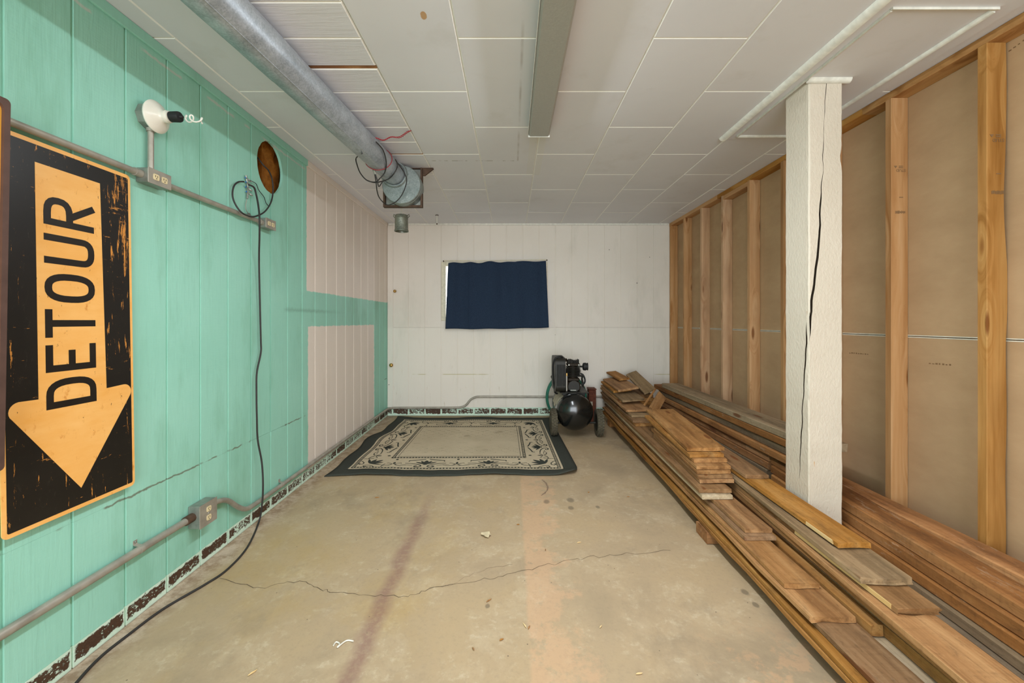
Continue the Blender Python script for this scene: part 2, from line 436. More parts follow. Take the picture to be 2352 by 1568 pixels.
def post_mat():
    n = NT('post_white_paint', .5, 0, .35); v, x, y, z = n.pos()
    b = n.noise(n.scale(v, (75, 75, 48)), 1.0, 5, .6, .2); s = n.noise(v, 3., 4)
    c = n.ramp(s, [(.25, lin(204, 192, 174)), (.75, lin(214, 203, 186))])
    c = n.mix(n.step(n.noise(n.scale(v, (30, 30, 6)), 1.0, 6, .7), .70, .73), c, lin(196, 150, 100))
    c = n.mix(n.mul(n.step(b, .6, .8), .12), c, lin(168, 156, 140))
    n.color(c); n.bump(b, .7, .005); return n.m
M['post'] = post_mat()
M['crackwood'] = plain('split_inside', (52, 40, 28), .95)
M['seam'] = plain('seam_bevel_highlight', (242, 241, 236), .4, 0, .03)  # brighter than the tiles: light caught by their bevels, put into the colour
M['trim'] = plain('trim_white_paint', (226, 224, 214), .45)
M['trim_teal'] = plain('trim_teal_paint', (128, 204, 180), .5)

def galv(name, a, b, rough=.42):
    n = NT(name, rough, .55, .5); v = n.pos()[0]
    s = n.vor(v, 170., 1); f = n.noise(v, 9, 6, .68); w = n.noise(n.scale(v, (60, 6, 60)), 1.0, 4, .7)
    sep = n.node('ShaderNodeSeparateXYZ', {0: s}).outputs[0]
    g = n.math('ADD', n.math('MULTIPLY', sep, .18), n.math('MULTIPLY', f, .82))
    c = n.ramp(g, [(.25, lin(*a)), (.7, lin(*b))])
    c = n.mix(n.mul(n.step(n.noise(v, 34, 4, .7), .60, .70), .45), c, lin(206, 208, 206))
    c = n.mix(n.mul(n.step(w, .58, .75), .3), c, lin(92, 96, 98))
    n.color(c); n.bump(f, .15, .004); return n.m
M['galv'] = galv('galvanized_duct', (138, 146, 152), (196, 203, 210))
M['galv_dark'] = galv('galvanized_collar', (104, 114, 112), (158, 166, 162), .5)
M['can'] = galv('weathered_can', (88, 92, 80), (150, 152, 138), .55)
M['emt'] = plain('conduit_grey', (166, 160, 148), .45, .35, .2, 14)
M['steel'] = plain('steel_box', (150, 152, 144), .4, .6, .2, 25)
M['brown_iron'] = plain('rusty_brown_iron', (86, 66, 52), .7, .2, .3, 40)
M['ivory'] = plain('ivory_plastic', (226, 210, 168), .4)
M['black_gap'] = plain('slot_black', (24, 22, 20), .8)
M['porcelain'] = plain('porcelain', (228, 222, 208), .25, 0, .06, 12, .5)
M['black_rubber'] = plain('black_rubber', (34, 34, 34), .55)
M['cord'] = plain('cord_black', (52, 50, 48), .5)
M['white_cord'] = plain('cord_white', (226, 222, 210), .5)
M['red_wire'] = plain('wire_red', (150, 42, 48), .45)
M['brass'] = plain('brass', (196, 158, 92), .3, .8)
M['blue'] = plain('blue_plastic', (40, 110, 190), .4)

def sign_orange():
    n = NT('sign_orange', .35, 0, .5); v, x, y, z = n.pos()
    f = n.noise(n.scale(v, (4, 8, 30)), 1.0, 5, .6); g = n.noise(v, 5, 4)
    c = n.ramp(n.math('ADD', n.math('MULTIPLY', f, .5), n.math('MULTIPLY', g, .5)), [(.3, lin(240, 172, 84)), (.7, lin(252, 196, 118))])
    c = n.mix(n.mul(n.step(n.noise(n.scale(v, (20, 36, 20)), 1.0, 6, .75), .60, .70), .7), c, lin(206, 124, 40))
    c = n.mix(n.step(n.noise(n.scale(v, (60, 90, 40)), 1.0, 4, .7), .69, .71), c, lin(96, 62, 30))
    n.color(c); return n.m
def sign_black():
    n = NT('sign_black', .38, 0, .5); v, x, y, z = n.pos()
    edge = n.mul(n.step(y, 1.58, 1.66), n.step(z, 1.0, 1.7))
    scr = n.noise(n.scale(v, (40, 55, 7)), 1.0, 6, .78); scr2 = n.noise(n.scale(v, (40, 9, 60)), 1.0, 6, .78)
    k = n.mx(n.step(scr, n.math('SUBTRACT', .625, n.math('MULTIPLY', edge, .10)), n.math('SUBTRACT', .645, n.math('MULTIPLY', edge, .08))), n.step(scr2, n.math('SUBTRACT', .655, n.math('MULTIPLY', edge, .06)), n.math('SUBTRACT', .67, n.math('MULTIPLY', edge, .05))))
    c = n.mix(n.noise(v, 12, 4), lin(13, 11, 9), lin(30, 26, 22))
    grey = n.step(n.noise(n.scale(v, (30, 30, 12)), 1.0, 7, .8, 1.5), .60, .72)
    c = n.mix(n.mul(grey, .25), c, lin(120, 110, 98))
    c = n.mix(n.mul(k, .85), c, lin(224, 150, 66))
    n.color(c); return n.m
M['sign_orange'] = sign_orange(); M['sign_black'] = sign_black()
M['letter'] = plain('letter_black', (28, 22, 17), .4, 0, .2, 20, .5)
M['sign_yellow'] = plain('sign_yellow', (222, 160, 62), .45, 0, .08, 6)
M['sign_rim'] = plain('sign_rim_brown', (92, 70, 62), .6, .2, .15, 20)
M['navy'] = plain('curtain_navy', (40, 54, 74), .9, 0, .15, 90, .15, .2)
M['cream'] = plain('window_cream', (222, 214, 188), .5)
M['rug_dark'] = plain('rug_green_grey', (66, 68, 62), .95, 0, .22, 260, .1, .5)
def rug_field():
    n = NT('rug_beige', .95, 0, .1); v, x, y, z = n.pos()
    w = n.noise(v, 320, 2); b = n.noise(v, 3, 4, .6)
    c = n.ramp(b, [(.3, lin(194, 178, 150)), (.7, lin(210, 194, 166))])
    c = n.mix(n.mul(n.step(n.noise(n.scale(v, (5, 7, 1)), 1.0, 4), .64, .7), .3), c, lin(120, 104, 82))
    s = n.math('MULTIPLY', n.math('SINE', n.math('MULTIPLY', n.math('ADD', x, y), 30.)), n.math('SINE', n.math('MULTIPLY', n.math('SUBTRACT', x, y), 30.)))
    dots = n.mul(n.inv(n.step(n.math('ABSOLUTE', s), .10, .22)), n.inv(n.step(n.vor(v, 62., 0, .3), .30, .42)), n.step(x, -1.13, -1.12), n.inv(n.step(x, .10, .11)), n.step(y, 3.8, 3.82), n.inv(n.step(y, 4.6, 4.62)))
    c = n.mix(n.mul(dots, .6), c, lin(96, 84, 64))
    n.color(c); n.bump(w, .4, .002); return n.m
M['rug_field'] = rug_field()
M['black_gloss'] = plain('tank_black_gloss', (20, 21, 20), .16, 0, .2, 8, .6)
M['black_dusty'] = plain('black_dusty', (36, 34, 28), .5, 0, .35, 26, .4)
M['pump_iron'] = plain('pump_iron', (46, 37, 27), .55, .3, .4, 50)
M['tyre'] = plain('tyre_rubber', (88, 81, 66), .9, 0, .3, 60)
M['sticker'] = plain('faded_sticker', (176, 168, 146), .6, 0, .2, 60)
M['hose_green'] = plain('hose_green', (38, 112, 92), .4)
M['rust_red'] = plain('rusty_red', (98, 52, 34), .7, 0, .35, 30)
M['lens'] = plain('fixture_lens', (166, 166, 160), .35, 0, .05, 120, .4, .3)
M['fixture'] = plain('fixture_enamel', (222, 222, 216), .35)
M['stamp'] = plain('stamp_ink', (132, 102, 72), .9)
M['leaf'] = plain('dry_leaf', (206, 190, 156), .8)

def glass():
    m = bpy.data.materials.new('window_glass'); m.use_nodes = True
    b = m.node_tree.nodes['Principled BSDF']
    b.inputs['Transmission Weight'].default_value = 1.0; b.inputs['Roughness'].default_value = .05; b.inputs['IOR'].default_value = 1.02
    return m
M['glass'] = glass()

# ================================================================== FLOOR
mb = MB()
N = 12
y0, y1, x0, x1 = YF, YB + .05, -1.70, 2.22
mb.hexa([(x0,y0,fz(y0)-.1),(x1,y0,fz(y0)-.1),(x1,y1,fz(y1)-.1),(x0,y1,fz(y1)-.1),(x0,y0,fz(y0)),(x1,y0,fz(y0)),(x1,y1,fz(y1)),(x0,y1,fz(y1))])
floor = struct(mb.build('floor', M['concrete']))
def crack(pts, w, j=1.0, mat='crack'):
    q = []
    for i in range(len(pts) - 1):
        for k in range(7):
            t = k / 7; a, b = pts[i], pts[i+1]
            q.append((a[0]+(b[0]-a[0])*t + R.uniform(-3, 3)*j, a[1]+(b[1]-a[1])*t + R.uniform(-3.5, 3.5)*j))
    q = [PF(x, y, .0006) for x, y in q]; m = MB(); vs = []; fs = []
    for i, p in enumerate(q):
        t = (q[min(i+1, len(q)-1)] - q[max(i-1, 0)]).normalized(); s = Vector((-t.y, t.x, 0)); ww = w * R.uniform(.35, 1.2)
        vs += [p + s*ww, p - s*ww, p + s*ww*.6 + Vector((0,0,-.004)), p - s*ww*.6 + Vector((0,0,-.004))]
    for i in range(len(q) - 1): fs.append((4*i, 4*i+1, 4*i+5, 4*i+4))
    return m.add(vs, fs).build('crack', M[mat], floor)
crack([(505,1330),(595,1350),(690,1333),(735,1352),(760,1359),(850,1365),(930,1370),(985,1352),(1100,1332),(1180,1318),(1260,1296),(1350,1280),(1440,1270),(1560,1264)], .0016)
crack([(1245,1101),(1254,1109),(1258,1118),(1257,1126),(1250,1133),(1242,1138)], .008, .12, 'smudge')
crack([(985,1352),(1040,1340),(1110,1308),(1190,1290)], .0007)

# ================================================================== LEFT WALL
BT = .016
def panel_board(mbd, u0, u1, z0, z1, frame, gl=True, gr=True, g=.0045):
    poly = [(u0, BT), (u0, .006 if gl else 0)]
    if gl: poly += [(u0 + g - .001, .006), (u0 + g + .001, 0)]
    if gr: poly += [(u1 - g - .001, 0), (u1 - g + .001, .006)]
    poly += [(u1, .006 if gr else 0), (u1, BT)]
    return mbd.prism(poly, lambda a, b, d: frame(a, b, d), z0, z1)
fl = lambda u, d, z: (XL - d, u, z)
fb = lambda u, d, z: (u, YB + d, z)

wl = MB().hexa([(XL-.15, YF, -.2), (XL-.10, YF, -.2), (XL-.10, YB+.1, -.2), (XL-.15, YB+.1, -.2), (XL-.15, YF, ZC+.05), (XL-.10, YF, ZC+.05), (XL-.10, YB+.1, ZC+.05), (XL-.15, YB+.1, ZC+.05)])
wall_left = struct(wl.build('wall_left', M['cavity']))
LE = [1.278 + .2032 * k for k in range(-23, 20)] + [YB]
ZJ = .489
HY, HZ, HRY, HRZ = 2.7004, 2.183, .142, .162
def lzb(y): return fz(y) + .08
for k in range(len(LE) - 1):
    a, b = LE[k], LE[k+1]
    zb = lzb((a + b) / 2)
    if abs(a - HY) < .01 or abs(b - HY) < .01:           # the two boards bitten by the round hole
        g = .0045; m = MB(); left = abs(b - HY) < .01
        arc = []
        for i in range(25):
            t = math.pi * i / 24
            r_ = 1 + R.uniform(-.012, .012)
            arc.append((HY + (-1 if left else 1) * max(.0, math.sin(t)) * HRY * r_, HZ + math.cos(t) * HRZ * r_))
        if left:
            poly = [(a + g, ZJ + .001), (b - g, ZJ + .001)] + [(min(p[0], b - g), p[1]) for p in reversed(arc)] + [(b - g, ZC), (a + g, ZC)]
            m.box(XL - BT, XL - .006, a, a + g, ZJ, ZC)
            m.box(XL - BT, XL - .006, b - g, b, ZJ, HZ - HRZ); m.box(XL - BT, XL - .006, b - g, b, HZ + HRZ, ZC)
        else:
            poly = [(b - g, ZJ + .001), (a + g, ZJ + .001)] + [(max(p[0], a + g), p[1]) for p in reversed(arc)] + [(a + g, ZC), (b - g, ZC)]
            m.box(XL - BT, XL - .006, b - g, b, ZJ, ZC)
            m.box(XL - BT, XL - .006, a, a + g, ZJ, HZ - HRZ); m.box(XL - BT, XL - .006, a, a + g, HZ + HRZ, ZC)
        m.prism(poly, lambda u, v, d: (XL - d, u, v), 0, BT)
        m.build('siding_board', M['side_l'], wall_left)
        panel_board(MB(), a, b, zb, ZJ - .0002, fl).build('siding_board', M['side_l'], wall_left)
    else:
        last = k == len(LE) - 2
        panel_board(MB(), a, b, ZJ + .0002, ZC, fl, True, not last).build('siding_board', M['side_l'], wall_left)
        panel_board(MB(), a, b, zb, ZJ - .0002, fl, True, not last).build('siding_board', M['side_l'], wall_left)
# wood seen inside the hole
MB().box(XL-.098, XL-.05, HY-.01, HY+.19, 1.95, 2.41).build('sheathing_plank', M['cavity'], wall_left)
MB().box(XL-.098, XL-.075, HY-.19, HY-.012, 1.95, 2.41).build('sheathing_plank', M['cavity'], wall_left)
# chipped base strip, one short board under each siding board
bl = struct(MB().box(XL-.030, XL-.018, YF, YB, -.1, .06).build('baseboard_left', M['cavity']))
for k in range(len(LE) - 1):
    a, b = LE[k], LE[k+1]
    zb = lzb((a + b) / 2) - .001
    m = MB(); t = BT - .001
    z0a, z0b = fz(a) + .002, fz(b) + .002
    e = .0035
    m.hexa([(XL-t, a+e, z0a), (XL+.001, a+e, z0a), (XL+.001, b-e, z0b), (XL-t, b-e, z0b), (XL-t, a+e, zb), (XL+.001, a+e, zb), (XL+.001, b-e, zb), (XL-t, b-e, zb)])
    m.hexa([(XL-t, b-e, z0a), (XL-.005, b-e, z0a), (XL-.005, b+e, z0b), (XL-t, b+e, z0b), (XL-t, b-e, zb), (XL-.005, b-e, zb), (XL-.005, b+e, zb), (XL-t, b+e, zb)])
    m.build('base_board', M['base_l'], bl)

# ================================================================== BACK WALL
WX0, WX1, WZ0, WZ1 = -.874, .448, 1.205, 1.935
bw = MB()
Z0 = -.1
for (a, b, c, d) in ((XL-.15, WX0, Z0, ZC+.05), (WX1, 2.2, Z0, ZC+.05), (WX0, WX1, Z0, WZ0), (WX0, WX1, WZ1, ZC+.05)):
    bw.box(a, b, YB + BT + .001, YB + .09, c, d)
wall_back = struct(bw.build('wall_back', M['side_b']))
BE = [XL, -1.4864] + [-1.4864 + .2032 * k for k in range(1, 18)]
BE = [e for e in BE if e < 1.95] + [1.985]
ZS = 1.12
zbb = fz(YB) + .107
for k in range(len(BE) - 1):
    a, b = BE[k], BE[k+1]
    panel_board(MB(), a, b, zbb, ZS - .001, fb).build('siding_board', M['side_b'], wall_back)
    if b <= WX0 + .01 or a >= WX1 - .01:
        panel_board(MB(), a, b, ZS + .001, ZC, fb).build('siding_board', M['side_b'], wall_back)
    else:
        panel_board(MB(), a, b, ZS + .001, WZ0, fb).build('siding_board', M['side_b'], wall_back)
        panel_board(MB(), a, b, WZ1, ZC, fb).build('siding_board', M['side_b'], wall_back)
        if b > WX1: panel_board(MB(), WX1, b, WZ0 + .001, WZ1 - .001, fb, False).build('siding_board', M['side_b'], wall_back)
bb = struct(MB().box(XL-.02, 1.985, YB+BT, YB+BT+.01, -.05, zbb - .01).build('baseboard_back', M['cavity']))
for k in range(len(BE) - 1):
    a, b = BE[k], BE[k+1]; e = .0035
    m = MB().box(a+e, b-e, YB-.001, YB+BT, fz(YB)+.003, zbb-.001)
    m.box(b-e, b+e, YB+.005, YB+BT, fz(YB)+.003, zbb-.001)
    m.build('base_board', M['base_b'], bb)

# window behind the curtain
wroot = struct(MB().box(WX0, WX1, YB+.055, YB+.075, WZ0, WZ0+.03).build('window_1', M['cream']))
for nm, bx in (('window_frame', (WX0, WX0+.055, YB-.012, YB+.08, WZ0, WZ1)), ('window_frame', (WX1-.055, WX1, YB-.012, YB+.08, WZ0, WZ1)),
               ('window_frame', (WX0+.056, WX1-.056, YB-.012, YB+.08, WZ1-.05, WZ1)), ('window_sill', (WX0+.056, WX1-.056, YB-.012, YB+.054, WZ0, WZ0+.04))):
    MB().bbox(*bx).build(nm, M['cream'], wroot)
MB().box(WX0+.056, WX1-.056, YB+.058, YB+.062, WZ0+.041, WZ1-.051).build('window_pane', M['glass'], wroot)

# ================================================================== CEILING
ceil = struct(MB().box(-1.72, 2.25, YF, YB+.1, ZC+.008, ZC+.06).build('ceiling', M['trim']))
XC = [XL, -1.446, -1.046, -.643, -.233, .180, .608, 1.019, 1.430, 1.840, 2.16]
def tile(x0, x1, y0, y1, mat, name='ceiling_tile', c=.0055, g=.0003):
    x0 += g; x1 -= g; y0 += g; y1 -= g
    vs = [(x0,y0,ZC+.0075),(x1,y0,ZC+.0075),(x1,y1,ZC+.0075),(x0,y1,ZC+.0075),
          (x0,y0,ZC+.0045),(x1,y0,ZC+.0045),(x1,y1,ZC+.0045),(x0,y1,ZC+.0045),
          (x0+c,y0+c,ZC),(x1-c,y0+c,ZC),(x1-c,y1-c,ZC),(x0+c,y1-c,ZC)]
    fs = [(0,1,2,3),(11,10,9,8)] + [(i,(i+1)%4,4+(i+1)%4,4+i) for i in range(4)] + [(4+i,4+(i+1)%4,8+(i+1)%4,8+i) for i in range(4)]
    o = MB().add(vs, fs).build(name, mat, ceil)
    o.data.materials.append(M['seam'])
    for p in o.data.polygons:
        if .05 < abs(p.normal.z) < .95: p.material_index = 1
    return o
rowA = [YF] + [2.226 - .83*k for k in (6, 5, 4, 3, 2, 1)] + [2.226, 3.065, 3.89, 4.72, YB+.02]
rowB = [YF] + [1.807 - .83*k for k in (6, 5, 4, 3, 2, 1)] + [1.807, 2.637, 3.49, 4.32, YB+.02]
for c in range(len(XC) - 1):
    rows = rowB if c % 2 == 0 else rowA
    if c == 2:
        rows = [3.075, 3.49, 4.32, YB+.02]
        ys = [1.603 - .2073*k for k in range(24, 0, -1)] + [1.603, 1.808, 2.006]
        for a, b in zip(ys[:-1], ys[1:]): tile(XC[c], XC[c+1]-.003, a, b, M['cplank'], 'ceiling_plank', .006)
        ys = [2.030, 2.236, 2.43, 2.637, 2.856, 3.062]
        for a, b in zip(ys[:-1], ys[1:]): tile(XC[c], XC[c+1]-.003, a, b, M['cplank'], 'ceiling_plank', .006)
        MB().box(XC[c], XC[c+1]-.004, 2.008, 2.028, ZC+.003, ZC+.0075).build('batten', M['cavity'], ceil)
        MB().box(XC[c], XC[c+1]-.004, 3.063, 3.074, ZC+.002, ZC+.0075).build('batten', M['pine_yellow'], ceil)
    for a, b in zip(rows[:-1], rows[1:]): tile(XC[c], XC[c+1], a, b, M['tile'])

# mouldings
def moulding(name, a, b, inward, w, h, mat):
    """quarter-round bar from a to b (on the ceiling plane), bulging towards 'inward'"""
    a = Vector(a); b = Vector(b); n = Vector(inward).normalized(); rings = []
    prof = [(0, 0)] + [(w*math.cos(t), -h*math.sin(t)) for t in [math.pi/2*i/5 for i in range(6)]]
    for p in (a, b): rings.append([p + n*u + Vector((0, 0, v)) for u, v in prof])
    return struct(MB().rings(rings).build(name, mat, smooth=50))
zc = ZC - .0005
struct(MB().bbox(XL+.0005, XL+.012, YF, 3.174, ZC-.046, zc, .002).build('trim_1', M['side_l']))
struct(MB().bbox(XL+.0005, XL+.012, 3.1745, YB-.03, ZC-.046, zc, .002).build('trim_2', M['side_l']))
moulding('trim_3', (XL+.02, YB-.002, zc), (1.95, YB-.002, zc), (0,-1,0), .012, .022, M['trim'])
struct(MB().bbox(XL+.002, XL+.072, YB-.008, YB-.0005, zbb+.002, ZC-.024, .002).build('trim_4', M['side_b']))
# flat cover board with mouldings where the beam meets the post
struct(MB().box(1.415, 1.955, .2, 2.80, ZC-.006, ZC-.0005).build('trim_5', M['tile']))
zt = ZC - .0065
moulding('trim_6', (1.415, .2, zc), (1.415, 2.80, zc), (-1,0,0), .034, .022, M['trim'])
moulding('trim_7', (1.468, 1.63, zt), (1.468, 2.745, zt), (1,0,0), .013, .012, M['trim'])
moulding('trim_8', (1.475, 2.748, zt), (1.86, 2.748, zt), (0,-1,0), .014, .012, M['trim'])
moulding('trim_9', (1.875, 1.63, zt), (1.875, 2.745, zt), (-1,0,0), .016, .014, M['trim'])
moulding('trim_10', (1.468, 1.618, zt), (1.88, 1.618, zt), (0,1,0), .014, .010, M['trim'])

# ================================================================== RIGHT WALL
XD = .089
def slab(ya, yb, o0, o1, z0, z1):
    return MB().hexa([(XR(ya)+o0, ya, z0), (XR(ya)+o1, ya, z0), (XR(yb)+o1, yb, z0), (XR(yb)+o0, yb, z0), (XR(ya)+o0, ya, z1), (XR(ya)+o1, ya, z1), (XR(yb)+o1, yb, z1), (XR(yb)+o0, yb, z1)])
wall_right = struct(slab(YF, YB+.08, XD+.014, XD+.06, -.1, ZC+.05).build('wall_right', M['drywall']))
for (a, b) in ((YF, 1.02), (1.021, 3.46), (3.461, YB+.01)):
    slab(a, b, XD, XD+.0135, 1.124, ZC).build('drywall_panel', M['drywall'], wall_right)
    slab(a, b, XD, XD+.0135, .0, 1.1165).build('drywall_panel', M['drywall'], wall_right)
for z in (1.1135, 1.1225):
    slab(YF, YB, XD-.0015, XD+.0005, z, z + .0045).build('joint_edge', M['joint'], wall_right)

def board_mesh(L, W, T, seed, wob=.0025, endj=.004, cup=0.0, ch=.002, wane=0.0, nseg=None, endj2=None):
    """board in local frame: x along 0..L, y 0..W, z -T..0 ; y=W is the left edge seen from the near end"""
    rr = random.Random(seed); n = nseg or max(5, int(L / .16)); rings = []
    base = [(ch, 0), (W*.33, 0), (W*.67, 0), (W-ch, 0), (W, -ch), (W, -T+ch), (W-ch, -T), (W*.67, -T), (W*.33, -T), (ch, -T), (0, -T+ch), (0, -ch)]
    ej0 = [rr.uniform(-1, 1) for _ in base]; ej1 = [rr.uniform(-1, 1) for _ in base]
    o = rr.uniform(0, 100)
    for i in range(n + 1):
        x = L * i / n
        w1 = mnoise.noise(Vector((x*1.1 + o, 3.3, 0))) * wob; e1 = mnoise.noise(Vector((x*3.1 + o, 9.1, 0))) * wob; e2 = mnoise.noise(Vector((x*3.1 + o, 17.7, 0))) * wob
        ring = []
        for k, (y, z) in enumerate(base):
            xx = x
            if i == 0: xx += ej0[k] * endj
            if i == n: xx += ej1[k] * (endj2 if endj2 is not None else endj)
            yy = y + w1 + (e1 if y > W*.6 else 0) + (e2 if y < W*.3 else 0)
            if wane and y > W*.9: yy -= wane * max(0, mnoise.noise(Vector((x*2.3 + o, 31.0, 0))) + .25)
            zz = z + cup * ((y/W - .5)**2 * 4 - .5)
            ring.append((xx, yy, zz))
        rings.append(ring)
    return MB().rings(rings)

SEED = [100]
def make_board(name, FL, FR, BL, T, mat, parent=None, label=None, cat='board', group=None, **kw):
    FL, FR, BL = Vector(FL), Vector(FR), Vector(BL)
    ex = (BL - FL); L = ex.length; ex.normalize()
    ey = (FL - FR); ey = ey - ex * ey.dot(ex); W = ey.length; ey.normalize()
    ez = ex.cross(ey)
    o = FL - ey * W
    Mx = Matrix(((ex.x, ey.x, ez.x, o.x), (ex.y, ey.y, ez.y, o.y), (ex.z, ey.z, ez.z, o.z), (0, 0, 0, 1)))
    SEED[0] += 1
    ob = board_mesh(L, W, T, SEED[0], **kw).build(name, mat, None, False, Mx)
    if parent: ob.parent = parent
    if label: tag(ob, label, cat, group)
    return ob

def stud(y, mat, z0=None, z1=ZC - .039, wane=0.):
    x = XR(y + .02); z0 = fz(y) + .04 if z0 is None else z0
    # local x runs up the wall; width (y) towards the drywall ; thickness along -Y... build with corner points
    return make_board('stud', (x + XD - .0005, y + .038, z0), (x, y + .038, z0), (x + XD - .0005, y + .038, z1), .038, mat, wall_right, wob=.0006, endj=0, ch=.0025, wane=wane, nseg=40)
SY = [1.345, 1.777, 2.218, 2.650, 3.080, 3.509, 3.940, 4.375, 4.800, 5.198]
for i, y in enumerate(SY):
    stud(y, M['pine_yellow'] if i in (0, 1, 4) else M['pine'], wane=.028 if i == 1 else 0.)
def plate(name, ya, yb, z0, z1, mat, o0=0., o1=XD-.001):
    a = Vector((XR(ya) + o0, ya, z1)); b = Vector((XR(ya) + o1, ya, z1)); c = Vector((XR(yb) + o0, yb, z1))
    return make_board(name, a, b, c, z1 - z0, mat, wall_right, wob=.0006, endj=0)
plate('top_plate', YF, 2.40, ZC - .0385, ZC - .001, M['pine_yellow'])
plate('top_plate', 2.401, 4.05, ZC - .0385, ZC - .001, M['pine_yellow'])
plate('top_plate', 4.051, YB - .003, ZC - .0385, ZC - .001, M['pine'])
plate('blocking', 3.549, 3.938, ZC - .078, ZC - .040, M['pine'])
plate('bottom_plate', YF, 2.6, fz(.6) - .012, fz(.6) + .035, M['pine'])
plate('bottom_plate', 2.601, YB - .003, fz(3.9) - .012, fz(3.9) + .035, M['pine'])

# printed grade stamps on the studs (upside down) and faint print on the paper
def text_mesh(txt, size):
    cu = bpy.data.curves.new('t', 'FONT'); cu.body = txt; cu.size = size; cu.extrude = .0002
    o = bpy.data.objects.new('t', cu); COL.objects.link(o)
    dg = bpy.context.evaluated_depsgraph_get(); me = bpy.data.meshes.new_from_object(o.evaluated_get(dg))
    bpy.data.objects.remove(o); bpy.data.curves.remove(cu)
    return me
ME_STUD = text_mesh('STUD', .020); ME_STUD.materials.append(M['stamp'])
def stamp(y, z, dx=.02):
    x = XR(y + .02) + dx; yy = y - .0012
    o = bpy.data.objects.new('grade_stamp', ME_STUD); COL.objects.link(o)
    o.matrix_world = Matrix.Translation((x + .054, yy, z)) @ Matrix.Rotation(math.pi, 4, 'Y') @ Matrix.Rotation(math.pi/2, 4, 'X') @ Matrix.Identity(4)
    o.parent = wall_right
    m = MB().prism([(x-.008, z+.018), (x+.010, z+.018), (x+.001, z+.006)], lambda u, v, d: (u, yy + d, v), -.0002, .0004)
    m.box(x+.018, x+.040, yy-.0002, yy+.0004, z+.014, z+.018); m.box(x+.018, x+.040, yy-.0002, yy+.0004, z+.006, z+.010)
    m.build('grade_stamp', M['stamp'], wall_right)
    m = MB()
    for k in range(9):
        u = x + k*.006
        m.box(u, u+.0035, yy-.0002, yy+.0004, z-.235+R.uniform(0, .004), z-.222+R.uniform(0, .004))
    m.box(x+.02, x+.04, yy-.0002, yy+.0004, z-.150, z-.146)
    m.build('grade_stamp', M['stamp'], wall_right)
stamp(1.777, 1.97, .018); stamp(2.218, 2.00, .02)
def paper_print(y0, z0, slope, n):
    m = MB()
    for k in range(n):
        y = y0 - k * .016; x = XR(y) + XD - .0006; z = z0 + slope * k * .016
        m.box(x, x + .0004, y - R.uniform(.007, .012), y, z, z + R.uniform(.004, .008))
    m.build('paper_print', M['stamp'], wall_right)
paper_print(2.60, 1.000, .02, 9); paper_print(2.11, .985, .02, 7); paper_print(1.775, 2.335, .25, 5)

# ================================================================== POST
def build_post():
    x0, x1, y0, y1 = 1.490, 1.660, 2.107, 2.290
    zb, zt_ = fz(2.2) - .0, ZC - .0068
    # crack on the front face: (x fraction, z) from the top down to the left corner, then down the left face
    cf = [(2.41, .52, .0006), (2.30, .47, .0013), (2.15, .45, .0008), (2.05, .42, .0016), (1.95, .41, .0007), (1.86, .36, .0018), (1.75, .33, .004), (1.62, .31, .005), (1.50, .24, .006), (1.40, .16, .006), (1.30, .09, .006), (1.22, .045, .006), (1.16, .03, .004), (1.10, .03, .0001), (-.2, .03, .0001)]
    cs = [(2.41, .10, .0001), (1.20, .10, .0001), (1.12, .10, .005), (1.0, .13, .005), (.9, .18, .004), (.78, .24, .003), (.62, .30, .004), (.45, .36, .002), (.36, .38, .0001), (-.2, .4, .0001)]
    def at(tab, z):
        for a, b in zip(tab[:-1], tab[1:]):
            if a[0] >= z >= b[0]:
                t = (a[0]-z)/(a[0]-b[0]); return a[1]+(b[1]-a[1])*t, a[2]+(b[2]-a[2])*t
        return tab[-1][1], tab[-1][2]
    rings = []; n = 90
    for i in range(n + 1):
        z = zb + (zt_ - zb) * i / n
        def wv(s, a=.0022): return a * mnoise.noise(Vector((z*6., s, 1.7))) + a * .8 * mnoise.noise(Vector((z*22., s, 5.1)))
        ew = .0 if abs(z - 2.02) > .05 else -.010 * (1 - abs(z - 2.02) / .05)
        fx, fw = at(cf, z); sx, sw = at(cs, z)
        jx = .006 * mnoise.noise(Vector((z*14, 8.8, 0)))
        xc = x0 + (x1-x0)*fx + jx; yc = y0 + (y1-y0)*sx + jx
        c = .006
        ring = [(x0+wv(1), y1-c), (x0+wv(2), yc+sw), (x0+(.03 if sw > .0005 else 0)+wv(2)*.0, yc), (x0+wv(2), yc-sw), (x0+wv(3), y0+c), (x0+c+wv(3), y0+wv(4)),
                (xc-fw, y0+wv(4)), (xc, y0+(.035 if fw > .0005 else 0.0)), (xc+fw, y0+wv(5)), (x1-c+ew+wv(6), y0+wv(5)), (x1+ew+wv(6), y0+c), (x1+wv(7), y1-c), (x1-c, y1), (x0+c, y1)]
        if fx < .06: ring[5] = (min(ring[5][0], xc - fw - .0005), ring[5][1])
        rings.append([(p[0], p[1], z) for p in ring])
    m = MB().rings(rings)
    o = m.build('support_post', M['post'], smooth=25)
    o.data.materials.append(M['crackwood'])
    bm = bmesh.new(); bm.from_mesh(o.data)
    for f in bm.faces:
        ce = f.calc_center_median()
        if (y0 + .008 < ce.y < y0 + .034 and x0 + .002 < ce.x < x1 - .02 and abs(f.normal.z) < .9) or (x0 + .007 < ce.x < x0 + .028 and ce.y > y0 + .015 and ce.y < y1 - .02 and abs(f.normal.z) < .9): f.material_index = 1
    bm.to_mesh(o.data); bm.free()
    tag(o, 'rough white-painted square timber post with a long dark crack', 'post')
build_post()
moulding('trim_11', (1.475, 2.105, zt), (1.69, 2.105, zt), (0,-1,0), .022, .02, M['trim'])

